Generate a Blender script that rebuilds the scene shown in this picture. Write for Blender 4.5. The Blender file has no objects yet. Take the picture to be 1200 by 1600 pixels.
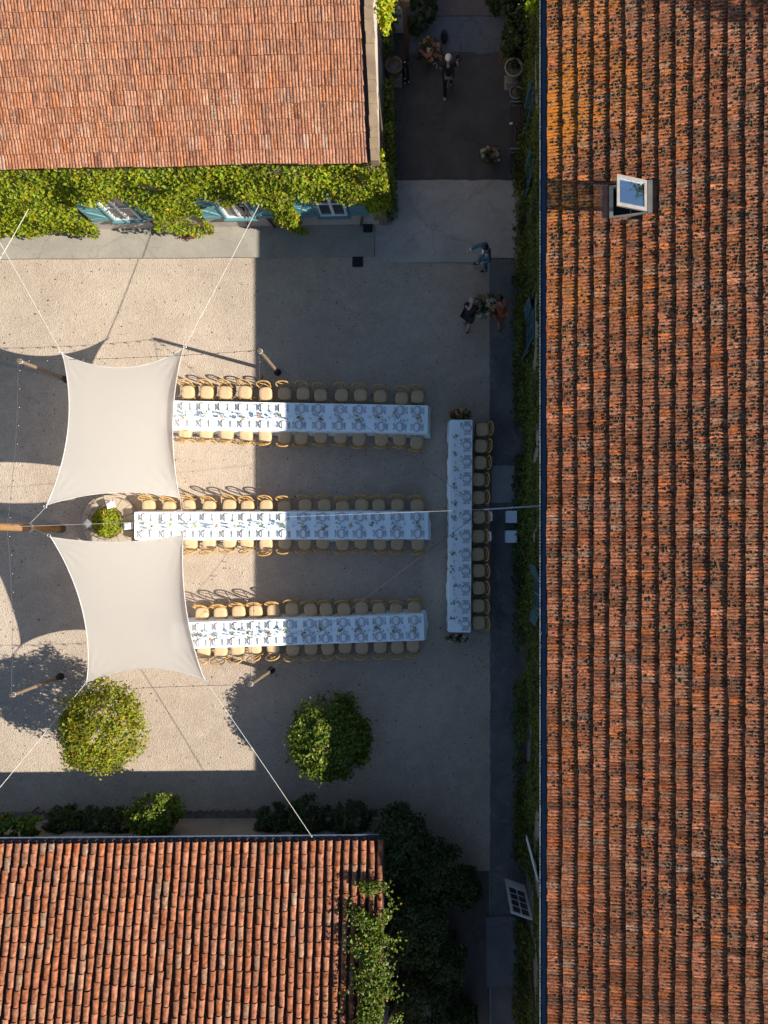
import bpy, bmesh, math, random
import numpy as np
from mathutils import Vector, Matrix, noise as mnoise

random.seed(7); RNG = np.random.default_rng(7)
SC = bpy.context.scene
COL = SC.collection
R = math.radians
rnd = random.uniform

# ------------------------------------------------------------------ camera, sky, sun, exposure
H = 23.5            # drone height over the courtyard, metres
F = 1110.0          # focal length in pixels of the 1200 x 1600 photograph
NX, NY = 690.0, 824.0   # the point straight below the camera

cam_d = bpy.data.cameras.new('camera'); cam = bpy.data.objects.new('camera', cam_d); COL.objects.link(cam)
cam.location = (0, 0, H); cam.rotation_euler = (0, 0, 0)
cam_d.sensor_fit = 'AUTO'; cam_d.sensor_width = 36.0; cam_d.lens = F / 1600 * 36
cam_d.shift_x = -(NX - 600) / 1600; cam_d.shift_y = (NY - 800) / 1600
cam_d.clip_start = 0.1; cam_d.clip_end = 2000
SC.camera = cam

SUN_EL, SUN_AZ = R(32.0), R(-14.0)          # azimuth counted from +X
world = bpy.data.worlds.new('World'); SC.world = world; world.use_nodes = True
wn = world.node_tree.nodes; wl = world.node_tree.links
sky = wn.new('ShaderNodeTexSky'); sky.sky_type = 'NISHITA'; sky.sun_disc = False
sky.sun_elevation = SUN_EL; sky.sun_rotation = math.pi / 2 - SUN_AZ
sky.altitude = 200; sky.air_density = 1.0; sky.dust_density = 0.2; sky.ozone_density = 1.1
bg = wn['Background']; bg.inputs['Strength'].default_value = 0.068
wl.new(sky.outputs['Color'], bg.inputs['Color'])

sd = bpy.data.lights.new('sun', 'SUN'); sun = bpy.data.objects.new('sun', sd); COL.objects.link(sun)
sd.energy = 5.0; sd.angle = R(0.5); sd.color = (1.0, 0.925, 0.82)
to_sun = Vector((math.cos(SUN_EL) * math.cos(SUN_AZ), math.cos(SUN_EL) * math.sin(SUN_AZ), math.sin(SUN_EL)))
sun.rotation_euler = to_sun.to_track_quat('Z', 'Y').to_euler(); sun.location = to_sun * 60

SC.view_settings.view_transform = 'Standard'; SC.view_settings.look = 'None'
SC.view_settings.exposure = 1.05; SC.view_settings.gamma = 1.0
SC.view_settings.use_curve_mapping = False
SC.render.resolution_x, SC.render.resolution_y = 768, 1024

def W(px, py, z=0.0):
    """pixel of the photograph at height z -> point in the courtyard"""
    d = (H - z) / F
    return Vector(((px - NX) * d, (NY - py) * d, z))

# ------------------------------------------------------------------ materials
def new_mat(name):
    m = bpy.data.materials.new(name); m.use_nodes = True
    nt = m.node_tree
    return m, nt, nt.nodes['Principled BSDF']

def N(nt, typ, **kw):
    n = nt.nodes.new(typ)
    for k, v in kw.items():
        if k in n.inputs: n.inputs[k].default_value = v
        else: setattr(n, k, v)
    return n

def ramp(nt, src, p0, p1, c0=(0, 0, 0, 1), c1=(1, 1, 1, 1)):
    r = nt.nodes.new('ShaderNodeValToRGB')
    r.color_ramp.elements[0].position = p0; r.color_ramp.elements[1].position = p1
    r.color_ramp.elements[0].color = c0; r.color_ramp.elements[1].color = c1
    nt.links.new(src, r.inputs['Fac']); return r.outputs['Color']

def mix(nt, fac, a, b, mode='MIX'):
    m = nt.nodes.new('ShaderNodeMix'); m.data_type = 'RGBA'; m.blend_type = mode
    for sock, v in ((m.inputs[0], fac), (m.inputs[6], a), (m.inputs[7], b)):
        if hasattr(v, 'is_linked'): nt.links.new(v, sock)
        elif isinstance(v, (int, float)): sock.default_value = v
        else: sock.default_value = (*v, 1)
    return m.outputs[2]

def pos(nt):
    return nt.nodes.new('ShaderNodeNewGeometry').outputs['Position']

def noise(nt, scale, detail=4.0, rough=0.55, vec=None, dist=0.0):
    n = N(nt, 'ShaderNodeTexNoise', Scale=scale, Detail=detail, Roughness=rough, Distortion=dist)
    nt.links.new(vec if vec is not None else pos(nt), n.inputs['Vector'])
    return n.outputs['Fac']

def bump(nt, bsdf, src, strength, dist):
    b = N(nt, 'ShaderNodeBump', Strength=strength, Distance=dist)
    nt.links.new(src, b.inputs['Height']); nt.links.new(b.outputs['Normal'], bsdf.inputs['Normal'])

def plain(name, c, rough=0.6, metal=0.0, c2=None, scale=6.0, bmp=0.0, bscale=60.0, spec=None):
    m, nt, b = new_mat(name)
    b.inputs['Roughness'].default_value = rough; b.inputs['Metallic'].default_value = metal
    if spec is not None: b.inputs['Specular IOR Level'].default_value = spec
    if c2 is None: c2 = tuple(x * 0.78 for x in c)
    f = ramp(nt, noise(nt, scale, 5), 0.35, 0.65)
    nt.links.new(mix(nt, f, c, c2), b.inputs['Base Color'])
    if bmp: bump(nt, b, noise(nt, bscale, 3), bmp, 0.01)
    return m

def m_gravel():
    m, nt, b = new_mat('gravel'); b.inputs['Roughness'].default_value = 0.95
    b.inputs['Specular IOR Level'].default_value = 0.15
    big = noise(nt, 0.35, 5, 0.6); mid = noise(nt, 2.4, 4, 0.6, dist=0.6)
    v = N(nt, 'ShaderNodeTexVoronoi', Scale=38.0); nt.links.new(pos(nt), v.inputs['Vector'])
    v2 = N(nt, 'ShaderNodeTexVoronoi', Scale=26.0); nt.links.new(pos(nt), v2.inputs['Vector'])
    c = mix(nt, ramp(nt, big, 0.35, 0.68), (0.43, 0.36, 0.285), (0.385, 0.315, 0.25))
    c = mix(nt, ramp(nt, mid, 0.42, 0.72), c, (0.455, 0.385, 0.305))
    c = mix(nt, 1.0, c, ramp(nt, noise(nt, 0.16, 4, 0.6, dist=1.0), 0.34, 0.66, (0.86, 0.845, 0.84, 1), (1.08, 1.08, 1.07, 1)), 'MULTIPLY')
    g = nt.nodes.new('ShaderNodeSeparateColor'); nt.links.new(v.outputs['Color'], g.inputs[0])
    c = mix(nt, 1.0, c, ramp(nt, g.outputs[0], 0.0, 1.0, (0.86, 0.85, 0.845, 1), (1.13, 1.125, 1.12, 1)), 'MULTIPLY')
    g2 = nt.nodes.new('ShaderNodeSeparateColor'); nt.links.new(v2.outputs['Color'], g2.inputs[0])
    c = mix(nt, ramp(nt, g2.outputs[1], 0.9925, 0.995), c, (0.14, 0.11, 0.09))
    nt.links.new(c, b.inputs['Base Color'])
    a = nt.nodes.new('ShaderNodeMath'); a.operation = 'ADD'
    nt.links.new(noise(nt, 14, 4, 0.7, dist=0.8), a.inputs[0]); nt.links.new(v.outputs['Distance'], a.inputs[1])
    bump(nt, b, a.outputs[0], 0.42, 0.045)
    return m

def m_concrete(name, c1, c2, stain, st_amt=0.5, cracks=True):
    m, nt, b = new_mat(name); b.inputs['Roughness'].default_value = 0.9
    b.inputs['Specular IOR Level'].default_value = 0.2
    c = mix(nt, ramp(nt, noise(nt, 0.9, 6, 0.65, dist=0.7), 0.38, 0.64), c1, c2)
    s = ramp(nt, noise(nt, 2.3, 6, 0.7, dist=1.4), 0.55, 0.72, (0, 0, 0, 1), (st_amt,) * 3 + (1,))
    c = mix(nt, s, c, stain)
    fine = noise(nt, 45, 3, 0.7)
    c = mix(nt, 1.0, c, ramp(nt, fine, 0.3, 0.7, (0.82, 0.82, 0.82, 1), (1.12, 1.12, 1.12, 1)), 'MULTIPLY')
    if cracks:
        v = N(nt, 'ShaderNodeTexVoronoi', Scale=0.30); v.feature = 'DISTANCE_TO_EDGE'
        w = nt.nodes.new('ShaderNodeVectorMath'); w.operation = 'ADD'
        nz = N(nt, 'ShaderNodeTexNoise', Scale=3.0, Detail=4.0); nt.links.new(pos(nt), nz.inputs['Vector'])
        sc = nt.nodes.new('ShaderNodeVectorMath'); sc.operation = 'SCALE'; sc.inputs['Scale'].default_value = 0.5
        nt.links.new(nz.outputs['Color'], sc.inputs[0])
        nt.links.new(pos(nt), w.inputs[0]); nt.links.new(sc.outputs[0], w.inputs[1]); nt.links.new(w.outputs[0], v.inputs['Vector'])
        c = mix(nt, ramp(nt, v.outputs['Distance'], 0.002, 0.007, (0.35, 0.35, 0.35, 1), (0, 0, 0, 1)), c, tuple(x * 0.4 for x in c2))
    nt.links.new(c, b.inputs['Base Color']); bump(nt, b, noise(nt, 30, 5, 0.7), 0.35, 0.012)
    return m

def m_tile(name, pale, orange, dark, ograd=False, grain=(12, 3, 5), soot=11, st=0.55):
    """clay: the tile's own tint, weathering, lichens"""
    m, nt, b = new_mat(name); b.inputs['Roughness'].default_value = 0.88
    b.inputs['Specular IOR Level'].default_value = 0.05
    at = N(nt, 'ShaderNodeAttribute', attribute_name='tint')
    c = at.outputs['Color']
    c = mix(nt, 1.0, c, ramp(nt, noise(nt, 22, 5, 0.7), 0.25, 0.75, (0.62, 0.60, 0.60, 1), (1.25, 1.22, 1.2, 1)), 'MULTIPLY')
    mp = N(nt, 'ShaderNodeMapping'); mp.inputs['Scale'].default_value = grain; nt.links.new(pos(nt), mp.inputs['Vector'])
    c = mix(nt, 1.0, c, ramp(nt, noise(nt, 1.0, 3, 0.6, vec=mp.outputs[0]), 0.30, 0.70, (0.50, 0.46, 0.44, 1), (1.40, 1.41, 1.40, 1)), 'MULTIPLY')
    # soot and algae
    c = mix(nt, ramp(nt, noise(nt, soot, 6, 0.75, dist=0.5), st, st + 0.11, (0, 0, 0, 1), (dark,) * 3 + (1,)), c, (0.045, 0.032, 0.026))
    # pale lichen spots
    pz = noise(nt, 26, 3, 0.5); big = noise(nt, 0.8, 3, 0.5)
    a = nt.nodes.new('ShaderNodeMath'); a.operation = 'MULTIPLY_ADD'; a.inputs[1].default_value = 0.28
    nt.links.new(big, a.inputs[0]); nt.links.new(pz, a.inputs[2])
    c = mix(nt, ramp(nt, a.outputs[0], 0.865 - pale, 0.90 - pale), c, (0.33, 0.29, 0.21))
    c = mix(nt, ramp(nt, noise(nt, 5.5, 5, 0.75, dist=0.4), 0.685, 0.72, (0, 0, 0, 1), (0.75, 0.75, 0.75, 1)), c, (0.30, 0.27, 0.18))
    # orange lichen
    oz = noise(nt, 16, 5, 0.72, dist=0.6); ob = noise(nt, 0.42, 3, 0.55)
    o = nt.nodes.new('ShaderNodeMath'); o.operation = 'MULTIPLY_ADD'; o.inputs[1].default_value = 0.5
    nt.links.new(ob, o.inputs[0]); nt.links.new(oz, o.inputs[2])
    src = o.outputs[0]
    if ograd:
        sx = nt.nodes.new('ShaderNodeSeparateXYZ'); nt.links.new(pos(nt), sx.inputs[0])
        my = N(nt, 'ShaderNodeMapRange'); my.inputs['From Min'].default_value = 1.0; my.inputs['From Max'].default_value = 7.0
        my.inputs['To Min'].default_value = -0.06; my.inputs['To Max'].default_value = 0.10
        nt.links.new(sx.outputs['Y'], my.inputs['Value'])
        mx = N(nt, 'ShaderNodeMapRange'); mx.inputs['From Min'].default_value = 3.0; mx.inputs['From Max'].default_value = 8.0
        mx.inputs['To Min'].default_value = 0.07; mx.inputs['To Max'].default_value = -0.05
        nt.links.new(sx.outputs['X'], mx.inputs['Value'])
        for q in (my, mx):
            s = nt.nodes.new('ShaderNodeMath'); s.operation = 'ADD'
            nt.links.new(src, s.inputs[0]); nt.links.new(q.outputs[0], s.inputs[1]); src = s.outputs[0]
    c = mix(nt, ramp(nt, src, 1.02 - orange, 1.12 - orange, (0, 0, 0, 1), (0.8, 0.8, 0.8, 1)), c, (0.50, 0.17, 0.014))
    nt.links.new(c, b.inputs['Base Color'])
    bump(nt, b, noise(nt, 50, 4, 0.7), 0.5, 0.008)
    return m

def m_leaf(name, c, trans=0.35, rough=0.55):
    m, nt, b = new_mat(name); b.inputs['Roughness'].default_value = rough
    b.inputs['Specular IOR Level'].default_value = 0.3
    at = N(nt, 'ShaderNodeAttribute', attribute_name='tint')
    col = mix(nt, 1.0, at.outputs['Color'], c, 'MULTIPLY')
    nt.links.new(col, b.inputs['Base Color'])
    t = nt.nodes.new('ShaderNodeBsdfTranslucent'); nt.links.new(mix(nt, 1.0, col, (1.25, 1.3, 0.6), 'MULTIPLY'), t.inputs['Color'])
    ms = nt.nodes.new('ShaderNodeMixShader'); ms.inputs[0].default_value = trans
    nt.links.new(b.outputs[0], ms.inputs[1]); nt.links.new(t.outputs[0], ms.inputs[2])
    nt.links.new(ms.outputs[0], nt.nodes['Material Output'].inputs['Surface'])
    return m

def m_sail():
    m, nt, b = new_mat('sail_cloth'); b.inputs['Roughness'].default_value = 0.85
    b.inputs['Specular IOR Level'].default_value = 0.15
    mp = N(nt, 'ShaderNodeMapping'); mp.inputs['Scale'].default_value = (9, 0.9, 1); nt.links.new(pos(nt), mp.inputs['Vector'])
    st = noise(nt, 4.0, 4, 0.6, vec=mp.outputs[0])
    col = mix(nt, ramp(nt, st, 0.3, 0.7), (0.73, 0.80, 0.79), (0.705, 0.77, 0.76))
    nt.links.new(col, b.inputs['Base Color'])
    bump(nt, b, st, 0.12, 0.02)
    t = nt.nodes.new('ShaderNodeBsdfTranslucent'); t.inputs['Color'].default_value = (0.95, 0.80, 0.69, 1)
    ms = nt.nodes.new('ShaderNodeMixShader'); ms.inputs[0].default_value = 0.72
    nt.links.new(b.outputs[0], ms.inputs[1]); nt.links.new(t.outputs[0], ms.inputs[2])
    tr = nt.nodes.new('ShaderNodeBsdfTransparent'); m2 = nt.nodes.new('ShaderNodeMixShader'); m2.inputs[0].default_value = 0.035   # open knit
    nt.links.new(ms.outputs[0], m2.inputs[1]); nt.links.new(tr.outputs[0], m2.inputs[2])
    nt.links.new(m2.outputs[0], nt.nodes['Material Output'].inputs['Surface'])
    return m

def m_wood(name, c1, c2, scale=3.0, axis=(30, 30, 2), rough=0.55):
    m, nt, b = new_mat(name); b.inputs['Roughness'].default_value = rough
    mp = N(nt, 'ShaderNodeMapping'); mp.inputs['Scale'].default_value = axis; nt.links.new(pos(nt), mp.inputs['Vector'])
    f = noise(nt, scale, 4, 0.6, vec=mp.outputs[0])
    nt.links.new(mix(nt, ramp(nt, f, 0.3, 0.7), c1, c2), b.inputs['Base Color'])
    return m

def m_glass(name):
    m, nt, b = new_mat(name)          # thin blown glass: mostly clear, glossy towards the rims
    t = nt.nodes.new('ShaderNodeBsdfTransparent'); t.inputs['Color'].default_value = (0.93, 0.95, 0.96, 1)
    g = nt.nodes.new('ShaderNodeBsdfGlossy'); g.inputs['Roughness'].default_value = 0.04
    lw = nt.nodes.new('ShaderNodeLayerWeight'); lw.inputs['Blend'].default_value = 0.25
    ms = nt.nodes.new('ShaderNodeMixShader'); nt.links.new(lw.outputs['Facing'], ms.inputs[0])
    nt.links.new(t.outputs[0], ms.inputs[1]); nt.links.new(g.outputs[0], ms.inputs[2])
    nt.links.new(ms.outputs[0], nt.nodes['Material Output'].inputs['Surface'])
    return m

M = {}
M['gravel'] = m_gravel()
M['concrete'] = m_concrete('concrete', (0.45, 0.405, 0.35), (0.36, 0.325, 0.285), (0.20, 0.185, 0.165))
M['kerbstone'] = m_concrete('kerb_concrete', (0.315, 0.29, 0.24), (0.26, 0.24, 0.20), (0.19, 0.165, 0.13), 0.6)
M['slab'] = m_concrete('wall_path_concrete', (0.165, 0.158, 0.15), (0.105, 0.102, 0.10), (0.27, 0.26, 0.25), 0.7)  # base colour lowered to deepen the shade along the barn wall
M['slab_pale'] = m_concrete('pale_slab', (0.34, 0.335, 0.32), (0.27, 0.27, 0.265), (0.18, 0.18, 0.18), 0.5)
M['asphalt'] = m_concrete('worn_asphalt', (0.112, 0.098, 0.088), (0.085, 0.074, 0.066), (0.15, 0.128, 0.112), 0.6)  # colour lowered to carry the deep shade of the passage
M['grey_slab'] = m_concrete('grey_slab', (0.165, 0.17, 0.18), (0.13, 0.135, 0.145), (0.12, 0.11, 0.11), 0.5)
M['pink_gravel'] = m_concrete('reddish_gravel', (0.20, 0.15, 0.135), (0.15, 0.115, 0.105), (0.25, 0.20, 0.18), 0.5, False)
M['soil'] = plain('soil', (0.20, 0.16, 0.13), 0.95, c2=(0.11, 0.088, 0.07), bmp=0.6)
M['tile_a'] = m_tile('sunny_clay_tile', 0.075, -0.20, 0.85, False, (27, 5, 5), 19)
M['tile_b'] = m_tile('lichened_clay_tile', 0.045, 0.092, 1.0, True, (5, 27, 5), 17, 0.49)
M['tile_c'] = m_tile('canal_clay_tile', 0.04, -0.3, 0.6, False, (9, 7, 7), 16)
M['deck'] = plain('roof_boards', (0.07, 0.05, 0.04), 0.9)
M['mortar'] = m_concrete('verge_mortar', (0.28, 0.20, 0.125), (0.19, 0.138, 0.09), (0.08, 0.065, 0.05), 0.85, False)
M['stucco'] = m_concrete('old_stucco', (0.44, 0.38, 0.33), (0.36, 0.31, 0.27), (0.22, 0.19, 0.16), 0.6)
M['barn_stucco'] = m_concrete('barn_stucco', (0.30, 0.255, 0.22), (0.23, 0.20, 0.17), (0.14, 0.12, 0.10), 0.6)
M['white_render'] = m_concrete('white_render', (0.80, 0.76, 0.70), (0.74, 0.70, 0.64), (0.45, 0.41, 0.36), 0.5, False)
M['zinc'] = plain('blue_grey_zinc', (0.06, 0.10, 0.16), 0.45, 0.3, c2=(0.045, 0.075, 0.125))
M['zinc_edge'] = plain('bright_zinc_lip', (0.45, 0.48, 0.50), 0.4, 0.6)
M['teal'] = plain('teal_paint', (0.10, 0.23, 0.25), 0.6, c2=(0.095, 0.22, 0.24), scale=9)
M['dark_teal'] = plain('dark_teal_paint', (0.055, 0.135, 0.155), 0.7, c2=(0.04, 0.10, 0.115), scale=9)  # darker teal for the window frames and shutters of the barn
M['white_paint'] = plain('white_paint', (0.74, 0.75, 0.74), 0.5, c2=(0.66, 0.66, 0.65))
M['pane'] = plain('window_pane', (0.05, 0.055, 0.06), 0.04, c2=(0.04, 0.045, 0.05), spec=0.8)
M['curtain'] = plain('curtained_pane', (0.22, 0.20, 0.18), 0.08, c2=(0.17, 0.155, 0.14), spec=0.7)
M['skypane'] = plain('skylight_pane', (0.10, 0.135, 0.17), 0.03, c2=(0.09, 0.125, 0.16), spec=1.0)
def m_roofglass():
    m, nt, b = new_mat('skylight_glass')
    t = nt.nodes.new('ShaderNodeBsdfTransparent'); t.inputs['Color'].default_value = (0.75, 0.82, 0.85, 1)
    g = nt.nodes.new('ShaderNodeBsdfGlossy'); g.inputs['Roughness'].default_value = 0.03; g.inputs['Color'].default_value = (0.8, 0.9, 1.0, 1)
    ms = nt.nodes.new('ShaderNodeMixShader'); ms.inputs[0].default_value = 0.36
    nt.links.new(t.outputs[0], ms.inputs[1]); nt.links.new(g.outputs[0], ms.inputs[2])
    nt.links.new(ms.outputs[0], nt.nodes['Material Output'].inputs['Surface'])
    return m
M['skypane'] = m_roofglass()
M['alu'] = plain('grey_beige_aluminium', (0.26, 0.24, 0.215), 0.5, 0.2)
M['flashing'] = plain('brown_flashing', (0.23, 0.105, 0.075), 0.7)
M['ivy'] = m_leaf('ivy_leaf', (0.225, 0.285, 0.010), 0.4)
M['ivy_shaded'] = m_leaf('shaded_ivy_leaf', (0.115, 0.15, 0.02), 0.3)  # ivy darkened in colour for the shade on end wall and barn front
M['tree'] = m_leaf('tree_leaf', (0.22, 0.235, 0.014), 0.4)
M['laurel'] = m_leaf('laurel_leaf', (0.105, 0.155, 0.014), 0.3, 0.45)
M['shrub'] = m_leaf('shrub_leaf', (0.055, 0.08, 0.022), 0.25)
M['fern'] = m_leaf('planter_leaf', (0.26, 0.30, 0.02), 0.4)
M['petal'] = m_leaf('petal', (1, 1, 1), 0.25)
M['moss'] = plain('moss', (0.035, 0.026, 0.018), 0.95, c2=(0.06, 0.045, 0.022), scale=30)
M['bark'] = m_wood('bark', (0.11, 0.08, 0.055), (0.06, 0.045, 0.033), 4, (6, 6, 1.5), 0.9)
M['chair_wood'] = m_wood('honey_beech', (0.50, 0.29, 0.085), (0.42, 0.23, 0.06), 3, (14, 14, 4))
M['rattan'] = plain('woven_seat_pad', (0.56, 0.40, 0.235), 0.8, c2=(0.51, 0.355, 0.20), scale=12, bmp=0.5, bscale=120)
M['cloth'] = plain('white_tablecloth', (0.83, 0.94, 0.97), 0.8, c2=(0.81, 0.92, 0.96), scale=2, bmp=0.15, bscale=8)
M['napkin'] = plain('white_napkin', (0.80, 0.85, 0.90), 0.8, c2=(0.76, 0.81, 0.87), scale=20)
M['plate'] = plain('glazed_plate', (0.62, 0.66, 0.70), 0.12, c2=(0.58, 0.62, 0.66))
M['plate_rim'] = plain('gold_rim', (0.33, 0.24, 0.13), 0.3, 0.7)
M['silver'] = plain('silver_cutlery', (0.50, 0.50, 0.50), 0.45, 0.7)
M['glass'] = m_glass('clear_glass')
M['pole_wood'] = m_wood('peeled_pole', (0.19, 0.138, 0.09), (0.115, 0.08, 0.052), 3, (12, 12, 1.2), 0.75)
M['post_wood'] = m_wood('golden_post', (0.30, 0.165, 0.065), (0.17, 0.09, 0.036), 3, (10, 10, 1.5), 0.7)
M['black'] = plain('black_rubber', (0.018, 0.018, 0.02), 0.6)
M['rope'] = plain('white_rope', (0.56, 0.53, 0.48), 0.8)
M['wire'] = plain('dark_cable', (0.05, 0.045, 0.04), 0.7)
M['bulb'] = plain('frosted_bulb', (0.42, 0.42, 0.40), 0.2)
M['sail'] = m_sail()
M['box'] = plain('white_lacquer', (0.70, 0.80, 0.90), 0.45, c2=(0.69, 0.79, 0.89))
M['lantern'] = plain('white_lantern_paint', (0.82, 0.82, 0.80), 0.5)
M['terracotta'] = plain('terracotta', (0.30, 0.16, 0.10), 0.85, c2=(0.22, 0.13, 0.09))
M['stone'] = m_concrete('planter_stone', (0.42, 0.35, 0.26), (0.33, 0.275, 0.21), (0.20, 0.17, 0.13), 0.6, False)
M['iron'] = plain('rusty_iron', (0.11, 0.06, 0.035), 0.8)
M['grey_pot'] = plain('grey_zinc_pot', (0.26, 0.27, 0.31), 0.5, 0.2)
M['dark_wood'] = m_wood('dark_bench_wood', (0.07, 0.045, 0.035), (0.04, 0.028, 0.022), 3, (12, 2, 12))
M['brown_wood'] = m_wood('brown_beam', (0.16, 0.095, 0.06), (0.10, 0.06, 0.04), 3, (12, 2, 12))
M['drain'] = plain('cast_iron', (0.03, 0.03, 0.032), 0.6, 0.4)
M['skin'] = plain('skin', (0.48, 0.28, 0.20), 0.55)
M['skin_dark'] = plain('tanned_skin', (0.36, 0.20, 0.14), 0.55)
M['blackcloth'] = plain('black_clothes', (0.014, 0.014, 0.016), 0.85)
M['suit'] = plain('teal_blue_suit', (0.045, 0.13, 0.19), 0.8)
M['shirt'] = plain('white_shirt', (0.72, 0.72, 0.74), 0.8)
M['apron'] = plain('grey_apron', (0.24, 0.25, 0.28), 0.85)
M['rust'] = plain('rust_dress', (0.32, 0.10, 0.045), 0.8)
M['whitecap'] = plain('white_hair', (0.80, 0.74, 0.66), 0.7)
M['blond'] = plain('pale_blond_hair', (0.40, 0.31, 0.25), 0.6)
M['darkhair'] = plain('dark_hair', (0.012, 0.010, 0.010), 0.5)
M['dryleaf'] = m_leaf('dried_weed', (0.26, 0.13, 0.055), 0.2)
M['litter'] = m_leaf('dry_leaf', (0.10, 0.065, 0.04), 0.1)

# ------------------------------------------------------------------ mesh helpers
class MB:
    """collects shapes into one mesh"""
    def __init__(s): s.v = []; s.f = []; s.t = []
    def add(s, vs, fs, tint=None):
        o = len(s.v); s.v += [tuple(p) for p in vs]; s.f += [tuple(i + o for i in f) for f in fs]
        if tint is not None: s.t += [tint] * len(vs)
        return s
    def box(s, c, d, rz=0.0, tint=None):
        cx, cy, cz = c; hx, hy, hz = d[0] / 2, d[1] / 2, d[2] / 2; co, si = math.cos(rz), math.sin(rz)
        vs = []
        for z in (-hz, hz):
            for x, y in ((-hx, -hy), (hx, -hy), (hx, hy), (-hx, hy)):
                vs.append((cx + x * co - y * si, cy + x * si + y * co, cz + z))
        return s.add(vs, [(3, 2, 1, 0), (4, 5, 6, 7), (0, 1, 5, 4), (1, 2, 6, 5), (2, 3, 7, 6), (3, 0, 4, 7)], tint)
    def tube(s, pts, r, n=6, cap=True, tint=None):
        pts = [Vector(p) for p in pts]; k = len(pts)
        rs = r if isinstance(r, (list, tuple)) else [r] * k
        vs = []; up = None
        for i, p in enumerate(pts):
            d = (pts[min(i + 1, k - 1)] - pts[max(i - 1, 0)]).normalized()
            if up is None:
                up = Vector((0, 0, 1)) if abs(d.z) < 0.9 else Vector((1, 0, 0))
            a = d.cross(up).normalized(); b = a.cross(d).normalized(); up = b
            for j in range(n):
                t = 2 * math.pi * j / n
                vs.append(p + (a * math.cos(t) + b * math.sin(t)) * rs[i])
        fs = []
        for i in range(k - 1):
            for j in range(n):
                fs.append((i * n + j, i * n + (j + 1) % n, (i + 1) * n + (j + 1) % n, (i + 1) * n + j))
        if cap: fs += [tuple(range(n))[::-1], tuple(range((k - 1) * n, k * n))]
        return s.add(vs, fs, tint)
    def lathe(s, c, prof, n=12, tint=None, sx=1.0, sy=1.0):
        vs = []; k = len(prof)
        for r, z in prof:
            for j in range(n):
                t = 2 * math.pi * j / n
                vs.append((c[0] + r * sx * math.cos(t), c[1] + r * sy * math.sin(t), c[2] + z))
        fs = [(i * n + j, i * n + (j + 1) % n, (i + 1) * n + (j + 1) % n, (i + 1) * n + j) for i in range(k - 1) for j in range(n)]
        fs += [tuple(range(n))[::-1], tuple(range((k - 1) * n, k * n))]
        return s.add(vs, fs, tint)
    def prism(s, poly, z0, z1, tint=None):
        n = len(poly)
        vs = [(p[0], p[1], z0) for p in poly] + [(p[0], p[1], z1) for p in poly]
        fs = [tuple(range(n))[::-1], tuple(range(n, 2 * n))] + [(i, (i + 1) % n, n + (i + 1) % n, n + i) for i in range(n)]
        return s.add(vs, fs, tint)
    def blob(s, c, r, n=8, m=5, jit=0.0, tint=None):
        rx, ry, rz = r if isinstance(r, (tuple, list)) else (r, r, r)
        prof = [(max(0.02, math.sin(math.pi * i / m)), -math.cos(math.pi * i / m)) for i in range(m + 1)]
        vs = []
        for q, z in prof:
            for j in range(n):
                t = 2 * math.pi * j / n; k = 1 + rnd(-jit, jit)
                vs.append((c[0] + rx * q * k * math.cos(t), c[1] + ry * q * k * math.sin(t), c[2] + rz * z * k))
        fs = [(i * n + j, i * n + (j + 1) % n, (i + 1) * n + (j + 1) % n, (i + 1) * n + j) for i in range(m) for j in range(n)]
        return s.add(vs, fs, tint)
    def mesh(s, name, mat, smooth=False, off=None):
        me = bpy.data.meshes.new(name)
        vs = s.v if off is None else [(x - off[0], y - off[1], z - off[2]) for x, y, z in s.v]
        me.from_pydata(vs, [], s.f)
        if s.t and len(s.t) == len(s.v): set_tint(me, s.t)
        me.materials.append(mat)
        if smooth: me.polygons.foreach_set('use_smooth', [True] * len(me.polygons))
        me.update(); return me
    def build(s, name, mat, parent=None, smooth=False):
        """vertices are in world space; the part is stored relative to its parent"""
        off = world_loc(parent) if parent is not None else None
        return link(name, s.mesh(name, mat, smooth, off), parent)
    def local(s, name, mat, parent=None, smooth=False):
        return link(name, s.mesh(name, mat, smooth), parent)

def world_loc(o):
    p = Vector(o.location)
    while o.parent: o = o.parent; p += Vector(o.location)
    return p
def set_tint(me, t):
    a = me.attributes.new('tint', 'FLOAT_COLOR', 'POINT')
    arr = np.ones((len(me.vertices), 4), dtype=np.float32); arr[:, :3] = np.asarray(t, dtype=np.float32)[:, :3]
    a.data.foreach_set('color', arr.ravel())
def link(name, me, parent=None):
    o = bpy.data.objects.new(name, me); COL.objects.link(o)
    if parent is not None: o.parent = parent
    return o
def tag(o, label=None, cat=None, group=None, kind=None):
    if label: o['label'] = label
    if cat: o['category'] = cat
    if group: o['group'] = group
    if kind: o['kind'] = kind
    return o
def thing(name, label, cat, loc, rz=0.0, group=None):
    o = bpy.data.objects.new(name, None); COL.objects.link(o); o.location = loc; o.rotation_euler = (0, 0, rz)
    o.empty_display_size = 0.2
    return tag(o, label, cat, group)
def copy_tree(o, parent=None):
    c = o.copy(); COL.objects.link(c)
    if parent is not None: c.parent = parent
    for ch in list(o.children): copy_tree(ch, c)
    return c
def smooth_path(p, n=12):
    """catmull-rom through points"""
    p = [Vector(q) for q in p]; out = []
    for i in range(len(p) - 1):
        a = p[max(i - 1, 0)]; b = p[i]; c = p[i + 1]; d = p[min(i + 2, len(p) - 1)]
        for k in range(n):
            t = k / n
            out.append(0.5 * ((2 * b) + (c - a) * t + (2 * a - 5 * b + 4 * c - d) * t * t + (3 * b - a - 3 * c + d) * t ** 3))
    out.append(p[-1]); return out
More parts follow.
